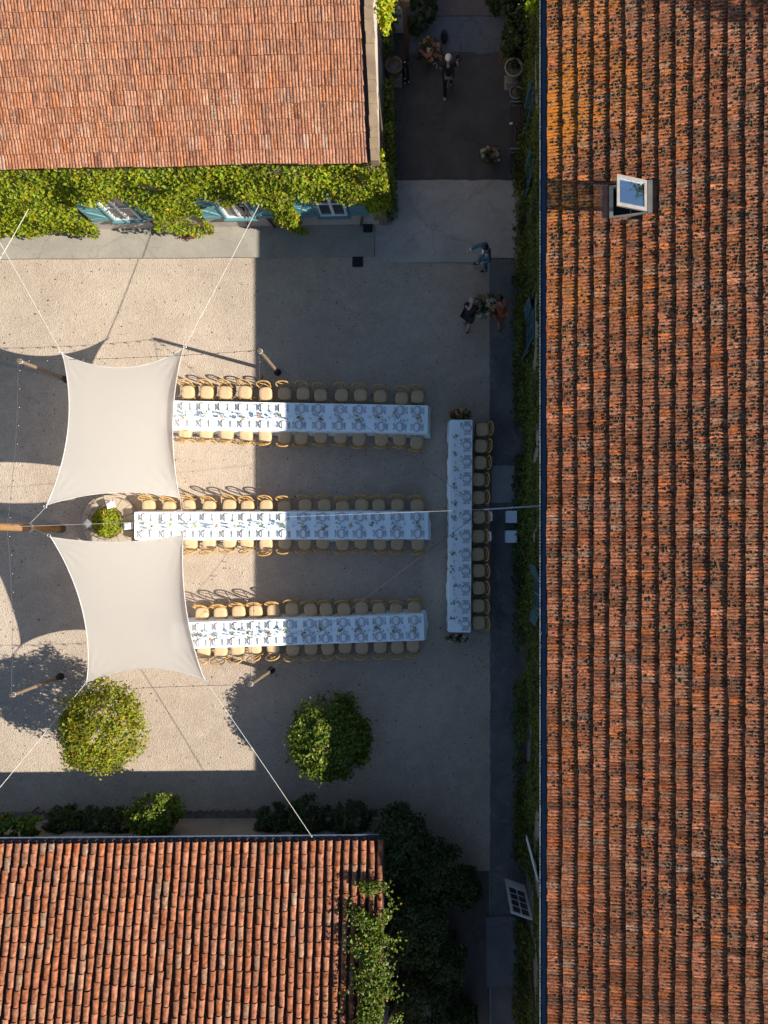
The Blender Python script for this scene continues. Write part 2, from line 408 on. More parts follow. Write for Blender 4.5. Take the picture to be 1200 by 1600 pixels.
ORD = ['first', 'second', 'third', 'fourth', 'fifth', 'sixth', 'seventh', 'eighth', 'ninth', 'tenth', 'eleventh', 'twelfth', 'thirteenth', 'fourteenth', 'fifteenth', 'sixteenth', 'seventeenth', 'eighteenth', 'nineteenth', 'twentieth']

def unit(a): return a / np.maximum(np.linalg.norm(a, axis=1, keepdims=True), 1e-9)
def leaf_mesh(name, P, Nrm, size, tint, mat, off=(0, 0, 0), aspect=0.62, jitter=0.55):
    """folded kite-shaped leaves at points P facing about Nrm"""
    n = len(P); nrm = unit(Nrm + RNG.normal(0, jitter, (n, 3)))
    t = unit(np.cross(nrm, RNG.normal(0, 1, (n, 3)))); b = np.cross(nrm, t)
    L = (size * RNG.uniform(0.5, 1.55, n))[:, None]; Wd = L * aspect * 0.5
    fold = nrm * L * 0.12
    V = np.empty((n, 4, 3)); P = P - np.asarray(off)
    V[:, 0] = P - t * L * 0.5; V[:, 1] = P + b * Wd + fold + t * L * 0.05
    V[:, 2] = P + t * L * 0.5 - nrm * L * 0.1; V[:, 3] = P - b * Wd + fold + t * L * 0.05
    me = bpy.data.meshes.new(name)
    me.vertices.add(4 * n); me.vertices.foreach_set('co', V.reshape(-1).astype(np.float32))
    base = (np.arange(n) * 4)[:, None]
    tri = (base + np.array([[0, 2, 1, 0, 3, 2]])).reshape(-1)
    me.loops.add(6 * n); me.loops.foreach_set('vertex_index', tri.astype(np.int32))
    me.polygons.add(2 * n); me.polygons.foreach_set('loop_start', (np.arange(2 * n) * 3).astype(np.int32))
    me.polygons.foreach_set('loop_total', np.full(2 * n, 3, dtype=np.int32))
    me.update(calc_edges=True)
    set_tint(me, np.repeat(tint, 4, axis=0)); me.materials.append(mat)
    return me
def leaf_tint(n, lo=0.6, hi=1.35, autumn=0.08, clump=None):
    k = RNG.uniform(lo, hi, n)
    if clump is not None: k *= clump
    t = np.stack([k * RNG.uniform(0.85, 1.2, n), k * RNG.uniform(0.92, 1.1, n), k * RNG.uniform(0.6, 1.4, n)], 1)
    a = RNG.random(n) < autumn
    t[a] *= np.array([1.55, 0.85, 0.9]); return t
def crown_points(c, r, n, clumps=60, shell=0.55, flat=0.15):
    c = np.asarray(c); r = np.asarray(r)
    d = unit(RNG.normal(0, 1, (clumps, 3))); d[:, 2] = np.where(d[:, 2] < -flat * 3, -d[:, 2], d[:, 2])
    lump = np.array([0.90 + 0.22 * mnoise.noise(Vector(q) * 2.1 + Vector(c)) for q in d])
    rad = RNG.uniform(shell, 1.0, clumps) ** 0.5 * lump
    cc = d * rad[:, None]
    k = RNG.integers(0, clumps, n)
    p = cc[k] + np.clip(RNG.normal(0, 0.085, (n, 3)), -.17, .17)
    nr = unit(p) * 0.7 + np.array([0, 0, 0.55])
    bright = RNG.uniform(0.75, 1.25, clumps)[k]
    return c + p * r, nr, bright

# ------------------------------------------------------------------ the ground
def sheet(name, poly, z, mat, thick=None):
    mb = MB()
    if thick: mb.prism(poly, z - thick, z)
    else: mb.add([(p[0], p[1], z) for p in poly], [tuple(range(len(poly)))])
    return tag(mb.local(name, mat), kind='structure')
def px(*pp, z=0.0): return [W(x, y, z) for x, y in pp]

sheet('ground', [(-250, -250), (250, -250), (250, 250), (-250, 250)], 0.0, M['gravel'])
def ccw(poly):
    a = sum(poly[i][0] * poly[(i + 1) % len(poly)][1] - poly[(i + 1) % len(poly)][0] * poly[i][1] for i in range(len(poly)))
    return poly if a > 0 else poly[::-1]
def ragged(p0, p1, n, amp, seed):
    rr = random.Random(seed)
    return [(p0[0] + (p1[0] - p0[0]) * i / n + rr.uniform(-amp, amp) * (abs(p1[1] - p0[1]) > abs(p1[0] - p0[0])),
             p0[1] + (p1[1] - p0[1]) * i / n + rr.uniform(-amp, amp) * (abs(p1[1] - p0[1]) <= abs(p1[0] - p0[0]))) for i in range(n + 1)]
# pavement along the vine-covered house
sheet('pavement', ccw(px((-420, 340), (586, 340), (585, 401), *[(585 - 58 * i, 402.0 + 0.45 * i + random.uniform(-0.8, 0.8)) for i in range(1, 18)])), 0.10, M['kerbstone'], 0.3)
sheet('passage', ccw(px((560, 285), (860, 285), (860, -420), (560, -420))), 0.006, M['asphalt'])
sheet('grey_slab', ccw(px(*ragged((640, 27), (795, 26), 10, 1, 3), (800, 60), (795, 78), *ragged((790, 84), (655, 82), 10, 3, 4), (640, 84))), 0.012, M['grey_slab'])
sheet('red_gravel_path', ccw(px((630, 25), (800, 24), (800, -400), (630, -400))), 0.010, M['pink_gravel'])
sheet('concrete_slab', ccw(px((604, 284), *ragged((620, 282.5), (806, 283), 14, 1.0, 5), (808, 300), (830, 310), (830, 440), (806, 438), (805, 404), (765, 404),
      *ragged((762, 409.5), (600, 411), 14, 0.8, 6), (586, 410), (585, 350), (604, 345))), 0.06, M['concrete'], 0.2)
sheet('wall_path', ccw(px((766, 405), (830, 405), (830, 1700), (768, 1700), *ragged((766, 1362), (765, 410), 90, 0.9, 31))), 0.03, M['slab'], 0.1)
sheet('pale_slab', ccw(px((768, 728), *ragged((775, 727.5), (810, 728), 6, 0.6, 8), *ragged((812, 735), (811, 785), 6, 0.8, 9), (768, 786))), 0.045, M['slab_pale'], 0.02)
sheet('south_path', ccw(px((600, 1362), (764, 1361), (766, 1720), (600, 1720))), 0.02, M['asphalt'], 0.1)
sheet('doorstep_slab', ccw(px((759, 1431), (812, 1429), (813, 1538), (760, 1540))), 0.09, M['grey_slab'], 0.15)
sheet('soil_bed', ccw(px(*ragged((-420, 1272), (590, 1264), 400, 2.5, 12), (600, 1330), (-420, 1330))), 0.02, M['soil'])
sheet('soil_bed', ccw(px((600, 1300), (690, 1320), (690, 1700), (560, 1700))), 0.035, M['soil'])
sheet('soil_bed', ccw(px((800, 100), (811, 300), (813, 700), (812, 1340), (830, 1340), (830, 100))), 0.085, M['soil'], 0.08)

# ------------------------------------------------------------------ roofs of clay tiles
def rib_tile(w, ln, t, ribs=2, hr=0.022, seg=4):
    """interlocking tile with rounded ribs; a across, b up the slope, c height"""
    n = ribs * seg + 1; top = []; g = 0.003
    for i in range(n):
        a = g + (w - 2 * g) * i / (n - 1); ph = (i % seg) / seg
        c = hr * math.sin(math.pi * ph) if i % seg else 0.0
        top.append((a, c))
    vs = [(a, 0.0, c + t) for a, c in top] + [(a, ln, c + 0.006) for a, c in top] + [(a, 0.004, c * 0.5 + t - 0.024) for a, c in top]
    fs = [(i, i + 1, n + i + 1, n + i) for i in range(n - 1)] + [(2 * n + i, 2 * n + i + 1, i + 1, i) for i in range(n - 1)]
    m0 = len(vs); vs += [(g, 0.0, t - 0.02), (g, ln, -0.01), (w - g, 0.0, t - 0.02), (w - g, ln, -0.01)]
    fs += [(0, n, m0 + 1, m0), (n - 1, m0 + 2, m0 + 3, 2 * n - 1)]
    return vs, fs
def canal_tile(w, ln, t, seg=7, thick=0.018):
    """half-round cover tile, wider at its lower end"""
    vs = []
    for b, r, z in ((0.0, w / 2, t), (ln, w / 2 * 0.86, 0.0)):
        for k in (r, r - thick):
            for i in range(seg + 1):
                th = math.pi * i / seg
                vs.append((-k * math.copysign(abs(math.cos(th)) ** 0.8, math.cos(th)), b, z + k * math.sin(th) ** 0.75 * 0.95))
    n = seg + 1
    fs = [(i, i + 1, 2 * n + i + 1, 2 * n + i) for i in range(seg)] + [(n + i, n + i + 1, i + 1, i) for i in range(seg)]
    fs += [(0, 2 * n, 3 * n, n), (seg, n + seg, 3 * n + seg, 2 * n + seg)]
    return vs, fs

class Roof:
    """O eave start, A along the eave, B up the slope (both horizontal units), s the pitch"""
    def __init__(s, O, A, B, pitch): s.O, s.A, s.B, s.s = Vector(O), Vector(A), Vector(B), pitch
    def P(s, a, b, c=0.0): return s.O + s.A * a + s.B * b + Vector((0, 0, c + s.s * b))
    def M(s, vs): return [s.A * a + s.B * b + Vector((0, 0, c + s.s * b)) for a, b, c in vs]

def lay_tiles(roof, part, spots, shape, tints, mat, name='roof_tile', limit=300, variants=14, twist=0.01, wv=0.03):
    """spots: (a, b); the ones that show largest become parts, the rest one joined part"""
    off = world_loc(part)
    def visible(sp):
        p = roof.P(*sp); d = (H - p.z) / F; x = NX + p.x / d; y = NY - p.y / d
        return (0 < x < 1195 and 3 < y < 1595), p.z
    scored = []
    for i, sp in enumerate(spots):
        v, z = visible(sp)
        if v: scored.append((z, i))
    scored.sort(reverse=True); chosen = set(i for _, i in scored[:limit])
    vs0, fs0 = shape
    variant = []
    for k in range(variants):
        mb = MB(); j = rnd(-0.004, 0.004)
        mb.add(roof.M([(a + j, b, c) for a, b, c in vs0]), fs0, tints())
        variant.append(mb.mesh(name, mat))
    base = np.array(roof.M(vs0)); nv = len(base)
    allv = []; allf = []; allt = []
    cnt = 0
    for i, sp in enumerate(spots):
        p = roof.P(sp[0] + rnd(-0.004, 0.004) + wv * mnoise.noise(Vector((sp[0] * .2, sp[1] * .5, 3.3))), sp[1] + rnd(-0.012, 0.012) + wv * mnoise.noise(Vector((sp[0] * .45, sp[1] * 2.0, 8.8))), rnd(-0.004, 0.006))
        if i in chosen:
            o = link(name, variant[random.randrange(variants)], part)
            o.location = p - off; o.rotation_euler = (rnd(-twist, twist), rnd(-twist, twist), rnd(-twist, twist) * 1.5)
        else:
            sk = rnd(-twist, twist) * 1.5
            q = base.copy(); q[:, 0] += -base[:, 1] * sk; q[:, 1] += base[:, 0] * sk
            allv.append(q + np.array(p - off)); allf += [tuple(x + cnt for x in f) for f in fs0]; cnt += nv
            allt.append(np.repeat(np.array([tints()]), nv, axis=0))
    if allv:
        me = bpy.data.meshes.new(name); me.from_pydata(np.concatenate(allv).tolist(), [], allf)
        set_tint(me, np.concatenate(allt)); me.materials.append(mat)
        o = link('tile_courses', me, part); tag(o, kind='stuff')

def tint_fn(base, spread, odd=(), p=0.0):
    def f():
        if odd and random.random() < p: c = random.choice(odd)
        else: c = base
        k = math.exp(random.gauss(0, spread)); h = random.gauss(0, 0.07)
        return (c[0] * k, c[1] * k * (1 + h), c[2] * k * (1 + 2 * h))
    return f

# ---- vine-covered house (upper left)
ZE1 = 4.7; ROT1 = R(1.15)
cx1 = W(592, 250.0, ZE1)
house = thing('farmhouse', 'long stone farmhouse with sunny red tiled roof and vine-covered front, upper left', 'house', (cx1.x, cx1.y, 0), 0)
A1 = Vector((-math.cos(ROT1), -math.sin(ROT1), 0)); B1 = Vector((-math.sin(ROT1), math.cos(ROT1), 0))
L1, D1, S1 = 30.0, 6.6, 0.30
rf1 = Roof((cx1.x, cx1.y, ZE1), A1, B1, S1)
def h1(a, b, z): return Vector((cx1.x, cx1.y, 0)) + A1 * a + B1 * b + Vector((0, 0, z))     # a to the left, b inwards
WB = 0.28                                   # the wall stands this far behind the eave
mb = MB()
mb.add([h1(0.12, WB, 0), h1(L1, WB, 0), h1(L1, WB, ZE1 - 0.02), h1(0.12, WB, ZE1 - 0.02),
        h1(0.12, 2 * D1 - WB, 0), h1(L1, 2 * D1 - WB, 0), h1(L1, 2 * D1 - WB, ZE1 - 0.02), h1(0.12, 2 * D1 - WB, ZE1 - 0.02),
        h1(0.12, D1, ZE1 + S1 * D1 - 0.14), h1(L1, D1, ZE1 + S1 * D1 - 0.14)],
       [(0, 1, 2, 3), (5, 4, 7, 6), (4, 0, 3, 8, 7), (1, 5, 6, 9, 2)])
mb.build('wall', M['stucco'], house)
mb = MB()
for sgn in (0, 1):
    e = [rf1.P(0.0, -0.0, -0.01), rf1.P(L1, 0, -0.01), rf1.P(L1, D1, -0.01), rf1.P(0, D1, -0.01)]
    if sgn: e = [h1(L1, 2 * D1, ZE1 - 0.01), h1(0, 2 * D1, ZE1 - 0.01), h1(0, D1, ZE1 + S1 * D1 - 0.01), h1(L1, D1, ZE1 + S1 * D1 - 0.01)]
    lo = [p - Vector((0, 0, 0.09)) for p in e]
    mb.add(e + lo, [(3, 2, 1, 0), (4, 5, 6, 7), (0, 1, 5, 4), (1, 2, 6, 5), (2, 3, 7, 6), (3, 0, 4, 7)])
roof1 = mb.build('roof', M['deck'], house)
EX1, TW1 = 0.342, 0.168
n1 = int((D1 - 0.1) / EX1) + 1
spots = [(0.30 + TW1 * i, -0.07 + EX1 * j) for j in range(n1) for i in range(int(21 / TW1))]
lay_tiles(rf1, roof1, spots, rib_tile(TW1, EX1 * 1.1, 0.036), tint_fn((0.335, 0.158, 0.093), 0.09, [(0.28, 0.13, 0.08), (0.33, 0.185, 0.12), (0.24, 0.11, 0.07)], 0.2), M['tile_a'])
# ridge and raised stone verge
mb = MB(); mb.tube([rf1.P(0, D1, 0.03), rf1.P(L1, D1, 0.03)], 0.13, 8); mb.build('ridge', M['mortar'], house)
vrg = MB(); ns = 26
for i in range(ns):
    b0, b1 = -0.06 + (D1 + 0.06) * i / ns, -0.06 + (D1 + 0.06) * (i + 1) / ns - 0.004
    hh = 0.12 + rnd(-0.008, 0.008); w0, w1 = -0.01 + rnd(-0.006, 0.006), 0.20 + rnd(-0.010, 0.014)
    vs = [rf1.P(w, b, c) for c in (-0.16, hh) for w, b in ((w0, b0), (w1, b0), (w1, b1), (w0, b1))]
    one = MB(); one.add(vs, [(0, 1, 2, 3), (7, 6, 5, 4), (1, 0, 4, 5), (2, 1, 5, 6), (3, 2, 6, 7), (0, 3, 7, 4)])
    one.build('verge_stone', M['mortar'], house)
# windows with teal shutters
def shutter_leaf(parent, h0, h1_, wid, hgt, nrm, up=Vector((0, 0, 1)), name='shutter', mat='teal'):
    """board leaf from hinge foot h0 towards h1_ (unit), with ledges and a Z brace"""
    def at(u, v, d): return h0 + h1_ * u + up * v + nrm * d
    def slab(mb, u0, u1, v0, v1, d0, d1):
        vs = [at(u, v, d) for d in (d0, d1) for u, v in ((u0, v0), (u1, v0), (u1, v1), (u0, v1))]
        mb.add(vs, [(3, 2, 1, 0), (4, 5, 6, 7), (0, 1, 5, 4), (1, 2, 6, 5), (2, 3, 7, 6), (3, 0, 4, 7)])
    mb = MB(); nb = 4
    for i in range(nb): slab(mb, wid * i / nb + 0.004, wid * (i + 1) / nb - 0.004, 0, hgt, 0, 0.03)
    for v in (0.12, 0.5, 0.82): slab(mb, 0.02, wid - 0.02, hgt * v - 0.05, hgt * v + 0.05, 0.03, 0.055)
    for va, vb in ((0.15, 0.46), (0.53, 0.79)):
        p = [at(0.03, hgt * va, 0.03), at(0.13, hgt * va, 0.03), at(wid - 0.03, hgt * vb, 0.03), at(wid - 0.13, hgt * vb, 0.03)]
        q = [x + nrm * 0.025 for x in p]
        mb.add(p + q, [(3, 2, 1, 0), (4, 5, 6, 7), (0, 1, 5, 4), (1, 2, 6, 5), (2, 3, 7, 6), (3, 0, 4, 7)])
    return mb.build(name, M[mat], parent)
def window1(pxc, z0, z1, wid, glass):
    a0 = (h1(0, WB, 0) - W(pxc, 330, 1.6)).dot(-A1)
    n_ = -B1; u_ = -A1
    base = h1(a0, WB, z0)
    fr = bpy.data.objects.new('window', None); COL.objects.link(fr); fr.parent = house
    fr.location = base - world_loc(house)
    def at(u, v, d): return base + u_ * u + Vector((0, 0, v)) + n_ * d
    def slab(mb, u0, u1, v0, v1, d0, d1):
        vs = [at(u, v, d) for d in (d0, d1) for u, v in ((u0, v0), (u1, v0), (u1, v1), (u0, v1))]
        mb.add(vs, [(3, 2, 1, 0), (4, 5, 6, 7), (0, 1, 5, 4), (1, 2, 6, 5), (2, 3, 7, 6), (3, 0, 4, 7)])
    hw = wid / 2; hg = z1 - z0
    mb = MB()
    for s0, s1 in ((-hw, -hw + 0.06), (hw - 0.06, hw), (-0.045, 0.045)): slab(mb, s0, s1, 0.06, hg - 0.06, 0.02, 0.09)
    slab(mb, -hw, hw, 0, 0.06, 0.02, 0.09); slab(mb, -hw, hw, hg - 0.06, hg, 0.02, 0.09)
    for s0, s1 in ((-hw + 0.06, -0.045), (0.045, hw - 0.06)): slab(mb, s0, s1, hg * 0.5 - 0.02, hg * 0.5 + 0.02, 0.03, 0.08)
    mb.build('frame', M['white_paint'], fr)
    for s0, s1 in ((-hw + 0.06, -0.045), (0.045, hw - 0.06)):
        for v0, v1 in ((0.06, hg * 0.5 - 0.02), (hg * 0.5 + 0.02, hg - 0.06)):
            mb = MB(); slab(mb, s0, s1, v0, v1, 0.03, 0.045); mb.build('pane', M[glass], fr)
    mb = MB(); slab(mb, -hw - 0.1, hw + 0.1, -0.09, -0.01, 0.0, 0.16); mb.build('sill', M['teal'], fr)
    mb = MB()
    slab(mb, -hw - 0.07, -hw - 0.005, 0.0, hg, 0.0, 0.12); slab(mb, hw + 0.005, hw + 0.07, 0.0, hg, 0.0, 0.12)
    mb.build('jamb', M['teal'], fr)
    tl = 0.10
    for sg in (-1, 1):
        d = (u_ * sg * math.cos(tl) + n_ * math.sin(tl))
        shutter_leaf(fr, at(sg * (hw + 0.075), 0, 0.05), d, 0.62, hg, n_)
    return a0
for pxc, g in ((187, 'curtain'), (367, 'curtain'), (517, 'pane')): window1(pxc, 0.95, 2.55, 0.86, g)
for k in range(11):                          # quoins at the corner
    w = 0.42 if k % 2 else 0.28
    vs = [h1(a, b, z) for z in (0.02 + 0.42 * k, 0.02 + 0.42 * k + 0.40) for a, b in ((0.10, WB - 0.025), (0.10 + w, WB - 0.025), (0.10 + w, WB + 0.2), (0.10, WB + 0.2))]
    mb = MB(); mb.add(vs, [(3, 2, 1, 0)[::-1], (4, 5, 6, 7)[::-1], (0, 1, 5, 4)[::-1], (1, 2, 6, 5)[::-1], (2, 3, 7, 6)[::-1], (3, 0, 4, 7)[::-1]])
    mb.build('quoin', M['mortar'], house)

for (qx, qy, dry, lab) in ((247, 357, 0, 'small green weed at the foot of the farmhouse wall between two windows'), (121, 366, 1, 'dry brown weed on the pavement under the vine, near the left window'), (293, 371, 1, 'dry brown weed on the pavement left of the middle window')):
    c = W(qx, qy, .12); n = 90; RW = np.random.default_rng(qx)
    P = np.array([c.x, c.y, .2]) + RW.normal(0, 1, (n, 3)) * [.10, .06, .06]; P[:, 2] = np.maximum(P[:, 2], .11)
    tt = np.tile((.9, .95, .8) if not dry else (1, 1, 1), (n, 1)) * RW.uniform(.6, 1.3, (n, 1))
    o = thing('weed', lab, 'weed', (c.x, c.y, .1)); link('leaves', leaf_mesh('leaves', P, np.tile([0, -.2, .8], (n, 1)), .07, tt, M['dryleaf'] if dry else M['laurel'], (c.x, c.y, .1), .4, .7), o)
    mb = MB()
    for q in range(5): mb.tube([(c.x, c.y, .10), (c.x + rnd(-.09, .09), c.y + rnd(-.06, .06), .24)], .005, 4)
    mb.build('stem', M['bark'], o)

# ---- long barn with the lichened roof (right)
ZE2 = 5.6; S2 = 0.314; XE2 = (852 - NX) * (H - ZE2) / F; XW = 2.80; D2 = 8.2; Y2A, Y2B = -19.0, 19.0
barn = thing('long_barn', 'long building on the right with dark lichened tile roof, gutter and open skylight', 'building', (XE2, 0, 0))
rf2 = Roof((XE2, Y2A, ZE2), (0, 1, 0), (1, 0, 0), S2)
mb = MB(); XR = XE2 + D2; XB = XE2 + 2 * D2
mb.add([(XW, Y2A + .3, 0), (XW, Y2B - .3, 0), (XW, Y2B - .3, ZE2 - .05), (XW, Y2A + .3, ZE2 - .05), (XB - .3, Y2A + .3, 0), (XB - .3, Y2B - .3, 0), (XB - .3, Y2B - .3, ZE2 - .05), (XB - .3, Y2A + .3, ZE2 - .05),
        (XR, Y2A + .3, ZE2 + S2 * D2 - .13), (XR, Y2B - .3, ZE2 + S2 * D2 - .13)],
       [(0, 3, 2, 1), (4, 5, 6, 7), (0, 4, 7, 8, 3), (1, 2, 9, 6, 5)])
mb.build('wall', M['barn_stucco'], barn)
# skylight opening sits here
SKA0, SKA1 = 282.0, 342.0
zsk = lambda x: ZE2 + S2 * (x - XE2)
def on_roof(pxx, pyy, c=0.0):
    u = (pxx - NX) / F
    x = u * (H - ZE2 + S2 * XE2 - c) / (1 + S2 * u); z = ZE2 + S2 * (x - XE2) + c
    return Vector((x, (NY - pyy) / F * (H - z), z))
sk_bl = on_roof(952, 342, 0.09); sk_tl = on_roof(952, 291, 0.09); sk_br = on_roof(1019, 331, 0.09); sk_tr = on_roof(1019, 281, 0.09)
skx0, skx1 = sk_bl.x, sk_br.x; sky0, sky1 = (sk_bl.y + sk_br.y) / 2, (sk_tl.y + sk_tr.y) / 2
mb = MB()
def deck_strip(x0, x1, y0, y1, mb):
    e = [Vector((x, y, ZE2 + S2 * (x - XE2) - 0.012)) for x, y in ((x0, y0), (x1, y0), (x1, y1), (x0, y1))]
    lo = [p - Vector((0, 0, 0.09)) for p in e]
    mb.add(e + lo, [(0, 1, 2, 3), (7, 6, 5, 4), (1, 0, 4, 5), (2, 1, 5, 6), (3, 2, 6, 7), (0, 3, 7, 4)])
deck_strip(XE2 + 0.06, XR, Y2A, sky0 + .05, mb); deck_strip(XE2 + 0.06, XR, sky1 - .05, Y2B, mb)
deck_strip(XE2 + 0.06, skx0 + .06, sky0 + .05, sky1 - .05, mb); deck_strip(skx1 - .06, XR, sky0 + .05, sky1 - .05, mb)
mb.add([(XR, Y2A, ZE2 + S2 * D2 - .012), (XB, Y2A, ZE2), (XB, Y2B, ZE2), (XR, Y2B, ZE2 + S2 * D2 - .012)], [(0, 1, 2, 3)])
roof2 = mb.build('roof', M['deck'], barn)
EX2, TW2 = 0.366, 0.166
spots = []
for j in range(int(D2 / EX2)):
    for i in range(int((Y2B - Y2A) / TW2)):
        a, b = TW2 * i + (0.083 if j % 2 else 0), 0.03 + EX2 * j
        x, y = XE2 + b, Y2A + a
        if skx0 - 0.30 < x < skx1 - 0.05 and sky0 - TW2 * 0.9 < y < sky1 - 0.02: continue
        spots.append((a, b))
T2 = tint_fn((0.30, 0.116, 0.058), 0.2, [(0.185, 0.082, 0.045), (0.28, 0.15, 0.09), (0.37, 0.12, 0.042)], 0.25)
lay_tiles(rf2, roof2, spots, rib_tile(TW2, EX2 * 1.1, 0.068, hr=0.022), T2, M['tile_b'])
mb = MB(); mb.tube([(XR, Y2A, ZE2 + S2 * D2 + .03), (XR, Y2B, ZE2 + S2 * D2 + .03)], 0.13, 8); mb.build('ridge', M['tile_c'], barn)
# moss cushions
mb = MB()
for _ in range(25000):
    b = rnd(0.1, 6.0); a = rnd(0.3, Y2B - Y2A - 0.3)
    x, y = XE2 + b, Y2A + a
    k = mnoise.noise(Vector((x * 0.35, y * 0.3, 3.0)))
    if k + 0.035 * y < rnd(-0.60, 0.55): continue
    if skx0 - 0.35 < x < skx1 + .1 and sky0 - .1 < y < sky1 + .1: continue
    r = random.choice((0.020, 0.026, 0.036, 0.046)) * rnd(0.8, 1.25); a = TW2 / 2 * (round(a / (TW2 / 2))) + rnd(-.018, .018)
    fr_ = ((b - 0.03) % EX2) / EX2
    c = rf2.P(a, b, 0.068 * (1 - fr_ * 0.85) + 0.012)
    e = [c + Vector((dx * r * rnd(.8, 1.2), dy * r * rnd(.8, 1.2), dz * r)) for dx, dy, dz in ((1.2, 0, 0), (0, 1, 0), (-1.2, 0, 0), (0, -1, 0), (0, 0, .95), (0, 0, -.8))]
    mb.add(e, [(0, 1, 4), (1, 2, 4), (2, 3, 4), (3, 0, 4), (1, 0, 5), (2, 1, 5), (3, 2, 5), (0, 3, 5)])
tag(mb.build('moss', M['moss'], roof2), kind='stuff')
# gutter
def gutter(parent, p0, p1, out, r=0.085, name='gutter'):
    g = MB(); d = (p1 - p0); n = 7; vs = []
    for q in (p0, p1):
        for rr in (r, r - 0.008):
            for i in range(n + 1):
                t = math.pi * i / n
                vs.append(q + out * (rr * math.cos(t)) - Vector((0, 0, rr * math.sin(t))))
    k = n + 1; fs = []
    for i in range(n):
        fs.append((i, 2 * k + i, 2 * k + i + 1, i + 1)); fs.append((k + i, k + i + 1, 3 * k + i + 1, 3 * k + i))
    g.add(vs, fs); o = g.build(name, M['zinc'], parent)
    l = MB(); e = out * (r + 0.004) + Vector((0, 0, 0.004)); l.tube([p0 + e, p1 + e], 0.008, 6); l.build('gutter_lip', M['zinc_edge'], parent)
    nb = int(d.length / 0.9)
    for i in range(nb):
        q = p0 + d * ((i + 0.5) / nb); b_ = MB()
        b_.tube([q + out * r, q - Vector((0, 0, r + 0.012)), q - out * r], 0.009, 4); b_.build('gutter_bracket', M['zinc'], parent)
gutter(barn, Vector((XE2 - 0.045, Y2A, ZE2 - 0.02)), Vector((XE2 - 0.045, Y2B, ZE2 - 0.02)), Vector((-1, 0, 0)), 0.082)
# skylight: frame, flashing, raised sash
skl = bpy.data.objects.new('skylight', None); COL.objects.link(skl); skl.parent = barn
skl.location = Vector((skx0, sky0, zsk(skx0))) - world_loc(barn)
def plank(mb, p, q, wv, hv):
    """bar from p to q with width vector wv and height vector hv"""
    e = [p, q, q + wv, p + wv]; mb.add(e + [x + hv for x in e], [(3, 2, 1, 0), (4, 5, 6, 7), (0, 1, 5, 4), (1, 2, 6, 5), (2, 3, 7, 6), (3, 0, 4, 7)])
upv = Vector((0, 0, 0.13)); sv = Vector((1, 0, S2))
def rp(x, y, c=0.0): return Vector((x, y, zsk(x) + c))
mb = MB()
plank(mb, rp(skx0, sky0, -.04), rp(skx0, sky1, -.04), sv * 0.085, upv * 1.15)
plank(mb, rp(skx1 - .10, sky0, -.04), rp(skx1 - .10, sky1, -.04), sv * 0.10, upv * 1.2)
plank(mb, rp(skx0 + .085, sky0, -.04), rp(skx1 - .10, sky0, -.04), Vector((0, .035, 0)), upv * 1.1)
plank(mb, rp(skx0 + .085, sky1 - .035, -.04), rp(skx1 - .10, sky1 - .035, -.04), Vector((0, .035, 0)), upv * 1.1)
mb.build('frame', M['alu'], skl)
mb = MB(); plank(mb, rp(skx0 - .30, sky0 - .06, .045), rp(skx0 - .30, sky1 + .06, .045), sv * 0.27, Vector((0, 0, .012))); mb.build('flashing', M['flashing'], skl)
lift = 0.56
def sp(u, v, c=0.0):
    x = skx1 - 0.13 + (skx0 + 0.03 - skx1 + 0.13) * u
    return Vector((x, sky0 + .02 + (sky1 - sky0 - .04) * v, zsk(x) + 0.11 + lift * u + c))
mb = MB(); th = 0.055
for u0, u1, v0, v1 in ((0, .09, 0, 1), (.91, 1, 0, 1), (.09, .91, 0, .12), (.09, .91, .88, 1)):
    e = [sp(u0, v0), sp(u1, v0), sp(u1, v1), sp(u0, v1)]
    mb.add(e + [x + Vector((0, 0, th)) for x in e], [(0, 1, 2, 3), (7, 6, 5, 4), (1, 0, 4, 5), (2, 1, 5, 6), (3, 2, 6, 7), (0, 3, 7, 4)])
mb.build('sash', M['alu'], skl)
mb = MB(); e = [sp(.09, .12, .02), sp(.91, .12, .02), sp(.91, .88, .02), sp(.09, .88, .02)]
mb.add(e + [x + Vector((0, 0, .015)) for x in e], [(0, 1, 2, 3), (7, 6, 5, 4), (1, 0, 4, 5), (2, 1, 5, 6), (3, 2, 6, 7), (0, 3, 7, 4)])
mb.build('pane', M['skypane'], skl)
mb = MB()
for v in (0.05, 0.95):
    mb.tube([sp(.55, v), Vector((skx0 + .5, sp(.5, v).y, zsk(skx0 + .5) + .03))], 0.01, 5)
mb.build('stay', M['black'], skl)
mb = MB(); e = [rp(skx0 + .05, sky0 + .03, -.45), rp(skx1 - .05, sky0 + .03, -.45), rp(skx1 - .05, sky1 - .03, -.45), rp(skx0 + .05, sky1 - .03, -.45)]
t_ = [p + Vector((0, 0, .40)) for p in e]
mb.add(e + t_, [(0, 1, 2, 3), (0, 4, 5, 1), (1, 5, 6, 2), (2, 6, 7, 3), (3, 7, 4, 0)]); mb.build('reveal', M['black'], skl)  # black lining stands for the unlit space under the skylight
